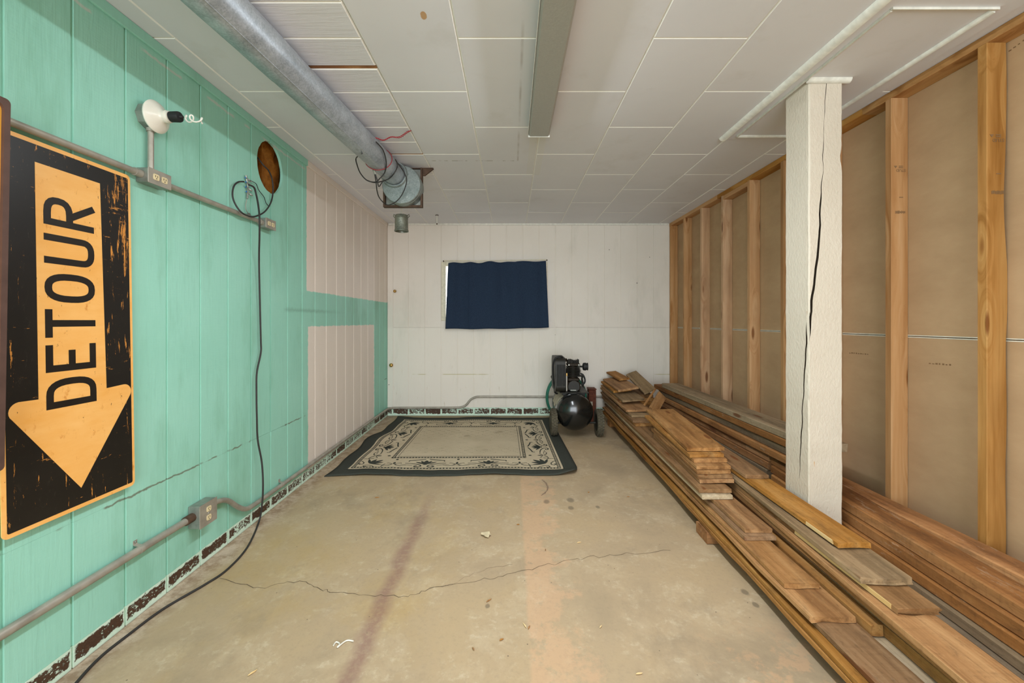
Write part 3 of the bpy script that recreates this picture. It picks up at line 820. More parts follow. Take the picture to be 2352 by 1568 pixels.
# ================================================================== LIGHT FIXTURE
lf = empty('light_fixture', (.17, 1.4, ZC), 'long narrow grey fluorescent fixture mounted on the white ceiling', 'light fixture')
fx0, fx1, fy0, fy1 = .104, .237, .22, 2.62
MB().bbox(fx0+.008, fx1-.008, fy0, fy1-.006, ZC-.045, ZC-.0005, .004).build('housing', M['fixture'], lf)
prof = [(fx0, ZC-.018), (fx0+.002, ZC-.060), (fx0+.012, ZC-.070), (fx1-.012, ZC-.070), (fx1-.002, ZC-.060), (fx1, ZC-.018), (fx1-.003, ZC-.018), (fx1-.007, ZC-.058), (fx1-.014, ZC-.066), (fx0+.014, ZC-.066), (fx0+.007, ZC-.058), (fx0+.003, ZC-.018)]
MB().rings([[(x, y, z) for x, z in prof] for y in (fy0+.002, fy1-.008)]).build('lens', M['lens'], lf)
MB().bbox(fx0-.001, fx1+.001, fy1-.008, fy1, ZC-.073, ZC-.002, .002).build('end_cap', M['fixture'], lf)
MB().bbox(fx0-.001, fx1+.001, fy0-.006, fy0+.002, ZC-.073, ZC-.002, .002).build('end_cap', M['fixture'], lf)
MB().bbox(fx0-.0035, fx0-.0005, fy0, fy1-.008, ZC-.064, ZC-.050, .0008).build('side_rail', M['fixture'], lf)

# ================================================================== DUCT
PR = .0838
def pipe_c(y): return Vector((-.902 - .078 * (3.25 - y), y, 2.328))
def onpipe(px, py, gap=.004):            # where the sight line of a photo pixel meets the pipe skin
    o = Vector((0, 0, CAMZ)); d = P(px, py, 1.0) - o
    a0 = pipe_c(0); ad = (pipe_c(1) - pipe_c(0)).normalized()
    dp = d - ad * d.dot(ad); w = (o - a0); wp = w - ad * w.dot(ad)
    A = dp.dot(dp); B = 2*dp.dot(wp); Cc = wp.dot(wp) - (PR + gap)**2; D = B*B - 4*A*Cc
    if D < 0: t = -B / (2*A)
    else: t = (-B - math.sqrt(D)) / (2*A)
    return o + d * t
duct = empty('ventilation_duct', (-.9, 3.2, 2.25), 'galvanized round ventilation duct running under the ceiling into a square frame', 'duct')
def ductpipe(name, ya, yb, r, mat):
    rings = []
    ns = max(2, int((yb - ya) / .06))
    for i in range(ns + 1):
        y = ya + (yb-ya)*i/ns; c = pipe_c(y)
        rings.append([c + Vector((math.cos(t), 0, math.sin(t))) * (r + .0012*mnoise.noise(Vector((y*5, math.cos(t)*2, math.sin(t)*2)))) for t in [2*math.pi*k/40 for k in range(40)]])
    return MB().rings(rings).build(name, mat, duct, smooth=60)
ductpipe('pipe', YF, 1.86, PR, M['galv']); ductpipe('pipe', 1.80, 3.05, PR - .0016, M['galv']); ductpipe('pipe', 3.0, 3.30, PR - .003, M['galv'])
for ya, yb, r in ((YF, 1.86, PR), (1.86, 3.05, PR-.0012), (3.05, 3.24, PR-.002)):
    th = math.radians(-62)
    seam = [pipe_c(y) + Vector((math.cos(th), 0, math.sin(th))) * r for y in (ya, yb)]
    MB().tube(seam, .0022, 6).build('lock_seam', M['galv'], duct)
DC = Vector((-.850, 3.24, 2.252))
MB().lathe([(0, .02), (0, .144), (.004, .148), (.03, .149), (.032, .151), (.036, .151), (.038, .149), (.12, .149)], DC, (0,1,0), 48).build('collar_drum', M['galv_dark'], duct, smooth=40)
MB().lathe([(-.012, PR+.003), (-.012, PR+.012), (.002, PR+.020), (.002, PR+.003)], pipe_c(3.238), (0,1,0), 40, cap=False).build('pipe_flange', M['galv_dark'], duct, smooth=40)
fx = (-1.016, -.707); fzb = 2.102
MB().box(fx[0], fx[1], 3.362, 3.368, fzb, ZC-.003).build('back_plate', M['steel'], duct)
for bx in ((fx[1]-.014, fx[1], 3.325, 3.361, fzb, ZC-.003), (fx[0], fx[0]+.014, 3.325, 3.361, fzb, ZC-.003), (fx[0]+.0145, fx[1]-.0145, 3.325, 3.361, fzb, fzb+.014)):
    MB().box(*bx).build('angle_iron', M['brown_iron'], duct)
MB().prism([(-.706, 2.409), (-.622, 2.409), (-.690, 2.356), (-.706, 2.356)], lambda u, v, d: (u, d, v), 3.34, 3.36).build('gusset', M['brown_iron'], duct)
MB().box(-.800, -.622, 3.335, 3.362, 2.4095, 2.4145).build('flange', M['brown_iron'], duct)

# wires wound around the duct
def ring_pipe(y, r, tilt, droop=0.0, n=40, a0=0., a1=2*math.pi):
    out = []
    for k in range(n + 1):
        t = a0 + (a1-a0)*k/n; c = pipe_c(y + tilt*math.sin(t + .6))
        out.append(c + Vector((math.cos(t)*r, 0, math.sin(t)*r - droop*max(0, -math.sin(t)))))
    return out
tag(MB().tube(ring_pipe(2.93, PR+.003, .035, 0, 48)[:-1], .0026, 8, closed=True).build('red_wire_loop', M['red_wire'], smooth=60), 'thin red wire looped around the round duct', 'wire')
bc = empty('black_cable_bundle', pipe_c(3.05), 'black coax cable coiled loosely around the end of the duct', 'cable')
c1 = [onpipe(864,326,.008), onpipe(880,345,.008), onpipe(887,372,.008), onpipe(884,395,.008), P(872,410,2.96), P(862,418,2.98), P(843,414,2.98), P(828,398,2.98), P(820,378,2.98), P(818,363,3.0), onpipe(832,352,.01)]
MB().tube(spline(c1, 8), .0042, 8).build('cable', M['cord'], bc, smooth=60)
c2 = [P(843,414,2.98), P(862,419,3.0), onpipe(890,412,.008), onpipe(905,398,.008), onpipe(913,380,.008), onpipe(908,366,.008)]
MB().tube(spline(c2, 8), .0042, 8).build('cable', M['cord'], bc, smooth=60)
c3 = [onpipe(913,374,.008), onpipe(926,392,.012), P(934,412,3.16), P(930,432,3.16), P(920,452,3.18), P(905,466,3.19), P(888,470,3.2), P(872,455,3.1), P(866,438,3.02), P(864,420,2.97), P(860,396,2.93)]
MB().tube(spline(c3, 8), .0040, 8).build('cable', M['cord'], bc, smooth=60)
c4 = [P(858,388,2.93), P(866,412,2.95), P(870,428,2.98), P(878,418,3.0)]
MB().tube(spline(c4, 6), .004, 8).build('cable', M['cord'], bc, smooth=60)
MB().tube([P(856,383,2.93), P(859,392,2.92), P(862,400,2.93)], [.006, .008, .006], 8).build('connector', M['steel'], bc)
# red twisted pair up to the ceiling
A, B = Vector((-.638, 2.678, ZC-.003)), onpipe(862, 318, .006)
tw = empty('red_twisted_wire', A, 'red twisted pair of wires hanging between ceiling and duct', 'wire')
for ph in (0, math.pi):
    pts = []
    for k in range(91):
        t = k/90; c = A.lerp(B, t) + Vector((0, 0, -.022*math.sin(math.pi*t))) + Vector((0, .006*math.sin(9*t), .006*math.sin(14*t)))
        amp = .0024 + .003*max(0, math.sin(7*t))
        pts.append(c + Vector((0, math.cos(ph + 60*t), math.sin(ph + 60*t))) * amp * min(1, 8*(1-t)+.15, 8*t+.15))
    MB().tube(pts, .0022, 6).build('wire', M['red_wire'], tw, smooth=60)

# hanging canister and little rod
hc = empty('hanging_canister', (-.948, 3.62, ZC), 'weathered galvanized canister hanging from a rod below the duct frame', 'canister')
MB().tube([(-.948, 3.62, ZC-.001), (-.948, 3.62, 2.10)], .006, 10).build('rod', M['trim'], hc, smooth=60)
MB().lathe([(0, .03), (.004, .050), (.012, .054), (.03, .055), (.032, .057), (.036, .055), (.13, .056), (.135, .060), (.145, .060), (.145, .052), (.05, .048)], (-.948, 3.62, 2.115), (0,0,-1), 32).build('can', M['can'], hc, smooth=40)
for s in (-1, 1): MB().tube([(-.948+s*.052, 3.62, 2.108), (-.948+s*.066, 3.62, 2.118), (-.948+s*.070, 3.62, 2.104), (-.948+s*.058, 3.62, 2.090)], .004, 6).build('ear', M['can'], hc)
MB().tube([(-.948, 3.564, 2.045), (-.948, 3.556, 2.045)], .007, 8).build('screw', M['steel'], hc)
hr = empty('ceiling_rod', (-.855, 4.82, ZC), 'short thin white rod hanging from the ceiling near the back wall', 'rod')
MB().tube([(-.855, 4.82, ZC-.001), (-.855, 4.82, 2.318)], .007, 8).build('rod', M['trim'], hr, smooth=60)
MB().tube([(-.855, 4.82, 2.3175), (-.855, 4.82, 2.307)], .008, 8).build('tip', M['brown_iron'], hr)
MB().lathe([(0, .018), (.005, .016)], (-.855, 4.82, ZC-.006), (0,0,1), 12).build('washer', M['brown_iron'], hr)

# ================================================================== CONDUITS, BOXES, LAMPHOLDER ON THE LEFT WALL
CR = .0145
def conduit(name, pts, r, label, n=8, bend=False):
    pts = spline(pts, n) if bend else pts
    return tag(MB().tube(pts, r, 14).build(name, M['emt'], smooth=60), label, 'conduit')
xc = XL + .022
conduit('electrical_conduit', [(xc, YF, 1.806), (xc, 1.722, 1.806)], .0125, 'long grey conduit running above the orange arrow sign to an outlet box')
conduit('electrical_conduit', [(xc, 1.852, 1.802), (xc, 2.556, 1.802)], .0125, 'grey conduit on the teal wall between the two upper outlet boxes')
conduit('electrical_conduit', [(xc, 1.779, 1.8385), (xc, 1.779, 2.012)], .011, 'short upright conduit between outlet box and bare lampholder')
conduit('electrical_conduit', [(xc, YF, .262), (xc, 1.990, .262)], .0155, 'thick grey conduit low on the teal wall beneath the orange arrow sign')
path = [(xc, 2.140, .262), (xc, 2.19, .262), (xc, 2.26, .235), (xc, 2.35, .16), (xc, 2.42, .120), (xc, 2.50, .112), (xc, 2.7, .112), (xc, 3.5, .114), (xc, 4.6, .117), (xc, 5.08, .118), (xc+.012, 5.17, .119), (xc+.05, YB-.03, .120), (xc+.12, YB-.022, .121), (-1.2, YB-.02, .121), (-.72, YB-.02, .123), (-.62, YB-.02, .130), (-.56, YB-.02, .162), (-.51, YB-.02, .222), (-.45, YB-.02, .252), (-.38, YB-.02, .259), (0, YB-.02, .259), (1.6, YB-.02, .259)]
conduit('electrical_conduit', path, .0135, 'bent grey conduit along the chipped wall base, kinked up behind the compressor', 10, True)
def strap(y, z, r, label):
    e = empty('conduit_strap', (XL, y, z), label, 'strap', 'straps holding the lower conduits')
    pts = [(XL+.002, y, z+r+.022), (XL+.003, y, z+r+.006), (xc-.004, y, z+r+.002), (xc+r*.75, y, z+r*.75+.001), (xc+r+.002, y, z), (xc+r*.75, y, z-r*.75-.001), (xc-.004, y, z-r-.002)]
    m = MB(); vs = []; fs = []
    pts = spline(pts, 4)
    for p in pts: vs += [p + Vector((0, -.009, 0)), p + Vector((0, .009, 0))]
    for i in range(len(pts)-1): fs.append((2*i, 2*i+1, 2*i+3, 2*i+2))
    o = m.add(vs, fs).build('band', M['emt'], e); md = o.modifiers.new('s', 'SOLIDIFY'); md.thickness = .0016; md.offset = 1
    MB().lathe([(0, .004), (.004, .003)], (XL+.003, y, z+r+.016), (1,0,0), 8).build('screw', M['steel'], e)
strap(1.728, .262, .0155, 'curled metal strap holding the thick conduit beneath the sign')
strap(2.80, .112, .0135, 'metal strap holding the thin conduit along the chipped wall base')

def outlet_box(y0, y1, z0, z1, depth, vertical, label):
    e = empty('outlet_box', (XL, (y0+y1)/2, z0), label, 'outlet box')
    MB().bbox(XL+.0005, XL+depth-.003, y0, y1, z0, z1, .003).build('box', M['steel'], e)
    pl = MB().bbox(XL+depth-.0029, XL+depth, y0-.002, y1+.002, z0-.002, z1+.002, .001).build('cover_plate', M['emt'], e)
    cy, cz = (y0+y1)/2, (z0+z1)/2
    for s in (-1, 1):
        oy, oz = (0, s*.021) if vertical else (s*.021, 0)
        poly = []
        for k in range(20):
            t = 2*math.pi*k/20; poly.append((max(-.0145, min(.0145, .0168*math.cos(t))), max(-.0125, min(.0125, .0168*math.sin(t)))))
        rec = MB().prism(poly, lambda u, v, d: (XL+depth+d, cy+oy+u, cz+oz+v), .0001, .0022).build('receptacle', M['ivory'], e)
        m = MB()
        for q in (-.0055, .0055): m.box(XL+depth+.0021, XL+depth+.0026, cy+oy+q-.0011, cy+oy+q+.0011, cz+oz-.001, cz+oz+.007)
        m.box(XL+depth+.0021, XL+depth+.0026, cy+oy-.002, cy+oy+.002, cz+oz-.0085, cz+oz-.0045)
        sl = m.build('slots', M['black_gap'], rec)
    MB().lathe([(0, .004), (.002, .003)], (XL+depth, cy, cz), (1,0,0), 10).build('screw', M['steel'], e)
    return e, cy, cz
e, cy, cz = outlet_box(1.730, 1.843, 1.773, 1.833, .056, False, 'steel double outlet box below the bare lampholder')
MB().tube([(xc, 1.700, 1.806), (xc, 1.7295, 1.806)], .0165, 12).build('connector', M['emt'], e, smooth=50)
e, cy, cz = outlet_box(2.568, 2.672, 1.773, 1.831, .050, False, 'steel double outlet box behind the hanging black cord')
MB().tube([(xc, 2.546, 1.802), (xc, 2.5675, 1.802)], .0175, 12).build('connector', M['emt'], e, smooth=50)
e, cy, cz = outlet_box(2.010, 2.124, .204, .312, .060, True, 'dusty square outlet box low on the teal wall above the floor')
MB().tube([(xc, 1.965, .262), (xc, 2.0095, .262)], .0205, 12).build('connector', M['brown_iron'], e, smooth=50)
MB().tube([(xc, 2.1245, .262), (xc, 2.145, .262)], .018, 12).build('connector', M['emt'], e, smooth=50)

lh = empty('lampholder', (XL, 1.779, 2.06), 'white porcelain lampholder on a round steel box with black plug adapter', 'lampholder')
Lc = Vector((XL, 1.779, 2.063))
MB().lathe([(.0005, .052), (.040, .052)], Lc, (1,0,0), 8).build('junction_box', M['steel'], lh)
MB().lathe([(.0405, .064), (.046, .066), (.052, .062), (.062, .048), (.074, .030), (.082, .024), (.086, .0235), (.087, .0255), (.094, .0255), (.095, .0235), (.104, .023), (.106, .018)], Lc, (1,0,0), 36).build('porcelain_body', M['porcelain'], lh, smooth=50)
for s in (-1, 1): MB().lathe([(0, .005), (.003, .004)], Lc + Vector((.052, s*.02, -s*.050)), (1,0,0), 8).build('screw', M['steel'], lh)
MB().lathe([(.1062, .017), (.108, .021), (.140, .022), (.146, .020), (.147, .008), (.158, .006), (.160, .003)], Lc, (1,0,0), 24).build('plug_adapter', M['black_rubber'], lh, smooth=50)
hel = []
for k in range(70):
    t = k/69; a = t*2*math.pi*2.6
    hel.append(Lc + Vector((.158 + .085*t + .012*math.cos(a), .010*math.sin(a*.5), -.002 - .014*t + .013*math.sin(a))))
MB().tube(hel, .0032, 8).build('pull_cord', M['white_cord'], lh, smooth=60)
MB().tube([(xc, 1.779, 2.000), (xc, 1.779, 2.014)], .016, 12).build('connector', M['emt'], lh, smooth=50)

# coax splitter cluster and the long black cord
sp = empty('cable_splitter', PW(575, 450), 'row of small metal cable connectors screwed to the teal wall', 'cable splitter')
s0, s1 = PW(565, 404, .02), PW(568, 455, .02)
MB().tube([PW(565, 402, .012), PW(570, 430, .012), PW(568, 456, .012)], .005, 8).build('bracket', M['steel'], sp)
for (x, y) in ((570,412), (571,422), (571,433), (572,444)):
    p = PW(x, y, .018); m = MB()
    m.tube([p + Vector((-.006, -.010, .005)), p + Vector((.010, .016, -.009))], .0042, 8); m.tube([p + Vector((.0, .003, -.002)), p + Vector((.006, .010, -.005))], .0062, 6)
    c = m.build('connector', M['steel'], sp)
    MB().tube([p + Vector((-.010, -.014, .007)), p + Vector((-.0065, -.0105, .0055))], .0042, 8).build('cap', M['blue'], c)
MB().tube(spline([PW(567,458,.012), PW(564,472,.012), PW(566,484,.012), PW(572,491,.012)], 6), .0022, 6).build('ground_wire', M['emt'], sp)
MB().tube([PW(571,490,.012), PW(574,497,.012)], .008, 8).build('ground_clamp', M['steel'], sp)
hole_c = [Vector((XL-.045, 2.60, 2.24)), PW(604,378,.012), PW(617,392,.02), PW(625,412,.02), PW(627,440,.02), PW(622,465,.022), PW(609,485,.045), PW(592,495,.052), PW(575,497,.052), PW(555,488,.05), PW(540,468,.03), PW(534,448,.02), PW(537,428,.02), PW(547,418,.022), PW(560,417,.026)]
tag(MB().tube(spline(hole_c, 8), .0045, 10).build('coax_cable', M['cord'], smooth=60), 'black coax cable curling from the round wall hole to the connectors', 'cable')
tag(MB().tube(spline([PW(574,414,.03), PW(588,422,.014), PW(594,436,.012), PW(606,452,.012), PW(611,466,.012), PW(617,473,.012)], 6), .0022, 6).build('thin_cable', M['cord'], smooth=60), 'very thin black cable trailing from the connectors', 'cable')
cordp = [PW(571,424,.034), PW(583,430,.034), PW(588,445,.034), PW(593,470,.055), PW(596,500,.085), PW(596,540,.07), PW(595,600,.03), PW(597,700,.02), PW(599,780,.02), PW(599,810,.02), PW(590,855,.025), PW(589,900,.03), PW(590,960,.035), PW(592,1010,.03), PW(601,1060,.04), PW(604,1110,.05)]
cordp += [PW(602,1158,.045), PF(594,1200,.012)] + [PF(x, y, .0055) for x, y in ((567,1258),(520,1309),(469,1343),(375,1398),(294,1458),(230,1509),(175,1568),(120,1640),(60,1740))]
tag(MB().tube(spline(cordp, 8), .0052, 10).build('power_cable', M['cord'], smooth=60), 'long black cord hanging down the teal wall and trailing across the floor', 'cord')

# ================================================================== SIGNS
sg = empty('detour_sign', (XL+.03, 1.47, .54), 'black and orange DETOUR arrow sign leaning on the teal wall', 'sign')
SW0, SW1, SZ0, SZ1 = 1.250, 1.692, .543, 1.783
LEAN = .020 / 1.24
def sgn(u, v, d):                       # u along y, v = z, d out of the sign face
    return (XL + .010 + .020 * (1 - (v - SZ0) / (SZ1 - SZ0)) + d, u, v)
def rrect(u0, u1, v0, v1, r, n=5):
    out = []
    for cu, cv, a in ((u1-r, v0+r, -90), (u1-r, v1-r, 0), (u0+r, v1-r, 90), (u0+r, v0+r, 180)):
        for k in range(n+1):
            t = math.radians(a + 90*k/n); out.append((cu + r*math.cos(t), cv + r*math.sin(t)))
    return out
MB().prism(rrect(SW0, SW1, SZ0, SZ1, .018), sgn, 0, .003).build('plate', M['sign_orange'], sg)
MB().prism(rrect(SW0+.013, SW1-.011, SZ0+.014, SZ1-.014, .006), sgn, .0031, .0036).build('black_field', M['sign_black'], sg)
def arc(cu, cv, r, a0, a1, n=8): return [(cu + r*math.cos(math.radians(a0+(a1-a0)*k/n)), cv + r*math.sin(math.radians(a0+(a1-a0)*k/n))) for k in range(n+1)]
ap = [(1.352, 1.712), (1.352, .948)] + arc(1.300, .920, .030, 95, 225) + [(1.481, .613)] + arc(1.650, .922, .030, -33, 95) + [(1.579, .948), (1.566, 1.712)]
MB().prism(ap, sgn, .0037, .0042).build('arrow', M['sign_orange'], sg)
# letters: local frame px across (reading direction, upwards on the sign), py = cap height direction (towards smaller y)
LH, LW, SWD = .166, .098, .0225
def stroke(pts, w=SWD, closed=False):
    n = len(pts); L_, R_ = [], []
    for i in range(n):
        a = Vector(pts[i-1]) if (closed or i > 0) else None; p = Vector(pts[i]); b = Vector(pts[(i+1) % n]) if (closed or i < n-1) else None
        t1 = (p-a).normalized() if a is not None else (b-p).normalized(); t2 = (b-p).normalized() if b is not None else t1
        n1 = Vector((-t1.y, t1.x)); n2 = Vector((-t2.y, t2.x)); mt = (n1+n2); mt = mt/ max(mt.length, 1e-6)
        k = (w/2)/max(.45, mt.dot(n1)); L_.append(p + mt*k); R_.append(p - mt*k)
    return L_, R_
def letter(strokes, x_off):
    m = MB()
    for si, (pts, closed) in enumerate(strokes):
        L_, R_ = stroke(pts, SWD, closed); n = len(pts)
        fr = lambda q, d, si=si: sgn(1.540 - q.y, .908 + x_off + q.x, d + .00015 * si)
        vs = [fr(q, .0043) for q in L_] + [fr(q, .0043) for q in R_] + [fr(q, .0048) for q in L_] + [fr(q, .0048) for q in R_]; fs = []
        for i in range(n if closed else n-1):
            j = (i+1) % n
            fs += [(2*n+i, 2*n+j, 3*n+j, 3*n+i), (i, n+i, n+j, j), (i, j, 2*n+j, 2*n+i), (n+i, 3*n+i, 3*n+j, n+j)]
        if not closed: fs += [(0, 2*n, 3*n, n), (n-1, 2*n-1, 4*n-1, 3*n-1)]
        m.add(vs, fs)
    return m.build('letter', M['letter'], sg)
h, w, s = LH, LW, SWD/2
def ell(cx, cy, rx, ry, a0, a1, n=14, p=2.6):
    out = []
    for k in range(n+1):
        t = math.radians(a0+(a1-a0)*k/n); c, q = math.cos(t), math.sin(t)
        out.append((cx + rx*math.copysign(abs(c)**(2/p), c), cy + ry*math.copysign(abs(q)**(2/p), q)))
    return out
D = [([(s, s), (s, h-s)] + ell(w*.45, h/2, w*.55-s, h/2-s, 90, -90), True)]
E = [([(w*.92, h-s), (s, h-s), (s, s), (w*.92, s)], False), ([(s, h/2), (w*.72, h/2)], False)]
T_ = [([(0, h-s), (w*.96, h-s)], False), ([(w*.48, h-2*s+.001), (w*.48, 0)], False)]
O = [(ell(w/2, h/2, w/2-s, h/2-s, 0, 360-360/28, 27), True)]
U = [([(s, h)] + ell(w/2, w*.46, w/2-s, w*.46-s, 180, 360) + [(w-s, h)], False)]
R_L = [([(s, 0), (s, h-s)] + ell(w*.42, h*.72, w*.56-s, h*.28-s, 90, -90, 10) + [(2*s, h*.44+s)], False), ([(w*.40, h*.44+.006), (w*.90, 0)], False)]
x_ = 0
for L_, adv in ((D, .122), (E, .115), (T_, .118), (O, .128), (U, .128), (R_L, .12)):
    letter(L_, x_); x_ += adv
# second sign whose edge shows beside the first
s2 = empty('framed_yellow_sign', (XL+.06, .95, .78), 'yellow sign panel with a brown metal rim beside the DETOUR sign', 'sign')
def sg2(u, v, d): return (XL + .082 + .018*((v-.775)/1.05) + d, u, v)
MB().prism(rrect(.56, 1.188, .79, 1.815, .02), sg2, 0, .008).build('panel', M['sign_yellow'], s2)
ro = rrect(.545, 1.203, .775, 1.830, .012); ri = rrect(.560, 1.188, .79, 1.815, .02)
n = len(ro); vs = [sg2(u, v, -.004) for u, v in ro] + [sg2(u, v, .016) for u, v in ro] + [sg2(u, v, .016) for u, v in ri] + [sg2(u, v, -.004) for u, v in ri]; fs = []
for i in range(n):
    j = (i+1) % n
    for a in range(4): b = (a+1) % 4; fs.append((a*n+i, a*n+j, b*n+j, b*n+i))
MB().add(vs, fs).build('rim', M['sign_rim'], s2)

# ================================================================== BACK WALL ITEMS
def knob(x, z, label, r):
    e = empty('brass_knob', (x, YB, z), label, 'knob')
    MB().lathe([(.0085, .010), (.012, .008), (.024, .007)], (x, YB, z), (0,-1,0), 16).build('stem', M['brass'], e, smooth=50)
    MB().lathe([(.0241, .008), (.028, r*.7), (.036, r), (.044, r*.95), (.052, r*.6), (.055, .002)], (x, YB, z), (0,-1,0), 20).build('knob_head', M['brass'], e, smooth=60)
    return e
knob(-1.492, .653, 'round brass knob low on the white corner strip', .024)
e = knob(-1.447, 1.570, 'brass knob with flat latch bar high in the white corner', .019)
MB().bbox(-1.535, -1.462, YB-.013, YB-.0085, 1.558, 1.586, .001).build('latch_bar', M['side_b'], e)

# curtain
def curtain():
    e = empty('window_curtain', (-.17, 5.17, 1.93), 'dark navy blue fabric curtain covering the small window', 'curtain')
    nu, nv = 110, 34; vs = []; fs = []
    for j in range(nv+1):
        v = j/nv
        for i in range(nu+1):
            u = i/nu
            xl = -.776 - .034*v; xr = .424 + .034*v
            x = xl + (xr-xl)*u
            zt_ = 1.914 + .024*u + .005*math.sin(u*34) * (1 if u < .7 else .4) - .004*math.cos(u*21); zb_ = 1.104 + .016*u - .008*math.sin(math.pi*u) + .003*math.sin(u*19)
            z = zt_ + (zb_-zt_)*v
            fold = .012*math.sin(u*31 + .6*math.sin(v*2+u*5)) * (.5+.5*math.cos(v*1.3)) + .010*math.sin(u*17 + 1.2 + v*.9) + .008*mnoise.noise(Vector((u*9, v*2.5, 3)))
            crease = .010*math.exp(-((u-.225-.01*v)/.012)**2)
            y = 5.172 - fold - crease - .012*v
            if abs(v - .10) < .018: y += .003
            vs.append((x, y, z))
    for j in range(nv):
        for i in range(nu):
            a = j*(nu+1)+i; fs.append((a, a+1, a+nu+2, a+nu+1))
    o = MB().add(vs, fs).build('cloth', M['navy'], e, smooth=60)
    md = o.modifiers.new('s', 'SOLIDIFY'); md.thickness = .002
curtain()
cr = empty('curtain_rod', (-.2, 5.2, 1.947), 'thin pale curtain rod above the navy curtain', 'curtain rod')
MB().tube([(-.835, 5.190, 1.944), (-.2, 5.188, 1.9475), (.432, 5.190, 1.955)], .0055, 8).build('rod', M['cream'], cr, smooth=60)
for x, z in ((-.845, 1.943), (.440, 1.955)):
    MB().tube([(x, YB-.002, z-.004), (x, 5.20, z), (x+.012 if x < 0 else x-.012, 5.186, z)], .005, 6).build('bracket', M['brown_iron'], cr)

# ================================================================== RUG
C00, C10, C01, C11 = Vector((-1.462, 3.265, 0)), Vector((.545, 3.285, 0)), Vector((-1.395, 5.12, 0)), Vector((.470, 5.13, 0))
RW, RL = 1.96, 1.86
def rug_pt(a, b, up=0.0):
    u, v = a/RW, b/RL
    p = (C00*(1-u) + C10*u)*(1-v) + (C01*(1-u) + C11*u)*v
    p = p.copy()
    k = max(0, 1-u*5)
    p.x += k*(.022*math.sin(v*9+.5) + .014*math.sin(v*21))
    fr = max(0, 1-v*6); bk = max(0, (v-.85)/.15)
    hgt = fr*(.010*max(0, math.sin(u*13-.7)) + .004*math.sin(u*31)**2) + bk*(.012*max(0, math.sin(u*11+2))) + k*.012*max(0, math.sin(v*14))
    p.y += fr*.012*math.sin(u*13-.7)
    cc = max(0, 1-math.hypot((1-u)*6, v*9)); hgt += .035*cc*cc
    if cc > 0: p.x -= .05*cc*cc; p.y += .03*cc*cc
    p.z = fz(p.y) + .0075 + hgt + up
    return p
rug = empty('area_rug', (-.46, 4.2, fz(4.2)), 'beige area rug with dark green-grey border and scroll pattern', 'rug')
DB = .115
def rug_part(name, mat, cond, zoff=0.0, thick=.007):
    nu, nv = 68, 64; vs = {}; V = []; F = []
    ga = sorted(set([RW*i/nu for i in range(nu+1)] + [DB, RW-DB])); gb = sorted(set([RL*i/nv for i in range(nv+1)] + [DB, RL-DB]))
    def vid(i, j):
        if (i, j) not in vs: vs[(i, j)] = len(V); V.append(rug_pt(ga[i], gb[j], zoff))
        return vs[(i, j)]
    for i in range(len(ga)-1):
        for j in range(len(gb)-1):
            if cond((ga[i]+ga[i+1])/2, (gb[j]+gb[j+1])/2): F.append((vid(i,j), vid(i+1,j), vid(i+1,j+1), vid(i,j+1)))
    o = MB().add(V, F).build(name, mat, rug, smooth=60, fix=False)
    md = o.modifiers.new('s', 'SOLIDIFY'); md.thickness = thick; md.offset = -1
    return o
inside = lambda a, b: DB < a < RW-DB and DB < b < RL-DB
rug_part('border', M['rug_dark'], lambda a, b: not inside(a, b))
rug_part('field', M['rug_field'], inside)
pat = MB()
def rib(pts, w0, w1=None, closed=False):
    w1 = w0 if w1 is None else w1
    n = len(pts); vs = []; fs = []
    for i in range(n):
        a = Vector(pts[max(i-1, 0)]); b = Vector(pts[min(i+1, n-1)]); t = (b-a); t = t.normalized() if t.length > 0 else Vector((1,0))
        nn = Vector((-t.y, t.x)); k = i/(n-1); ww = (w0 + (w1-w0)*k)/2
        p = Vector(pts[i]); q, r_ = p+nn*ww, p-nn*ww
        vs += [rug_pt(q.x, q.y, .0012), rug_pt(r_.x, r_.y, .0012)]
    for i in range(n-1): fs.append((2*i, 2*i+1, 2*i+3, 2*i+2))
    pat.add(vs, fs)
def line(a, b, w, seg=.05):
    a, b = Vector(a), Vector(b); n = max(2, int((b-a).length/seg)+1); rib([a.lerp(b, i/(n-1)) for i in range(n)], w)
def rect(o, w): 
    line((o,o), (RW-o,o), w); line((o,RL-o), (RW-o,RL-o), w); line((o,o), (o,RL-o), w); line((RW-o,o), (RW-o,RL-o), w)
def ladder(o, w):
    rect(o, .005); rect(o+w, .005)
    step = .026
    k = o
    while k < RW-o: 
        for b in (o, RL-o-w): line((k, b), (k, b+w), .011)
        k += step
    k = o
    while k < RL-o:
        for a in (o, RW-o-w): line((a, k), (a+w, k), .011)
        k += step
ladder(.135, .022); ladder(.40, .022); rect(.445, .004)
def leafp(base, ang, ln, wd):      # pointed leaf as a ribbon swelling in the middle
    c, s_ = math.cos(ang), math.sin(ang); n = 6; vs = []; fs = []
    for i in range(n+1):
        t = i/n; ww = wd*math.sin(math.pi*min(1, t*.92+.04))**.8
        for q in (1, -1):
            x = base[0] + c*ln*t - s_*ww*q; y = base[1] + s_*ln*t + c*ww*q; vs.append((x, y))
    return vs, [(2*i, 2*i+1, 2*i+3, 2*i+2) for i in range(n)]
def place(T, base, shape):
    vs, fs = shape; pat.add([rug_pt(*T(x, y), .0012) for x, y in vs], fs)
def ribT(T, pts, w0, w1): rib([Vector(T(x, y)) for x, y in pts], w0, w1)
def spiral(x, y, r, a0, turns, sgn_=1, n=16): return [(x + r*(1-.75*k/n)*math.cos(a0+sgn_*turns*2*math.pi*k/n), y + r*(1-.75*k/n)*math.sin(a0+sgn_*turns*2*math.pi*k/n)) for k in range(n+1)]
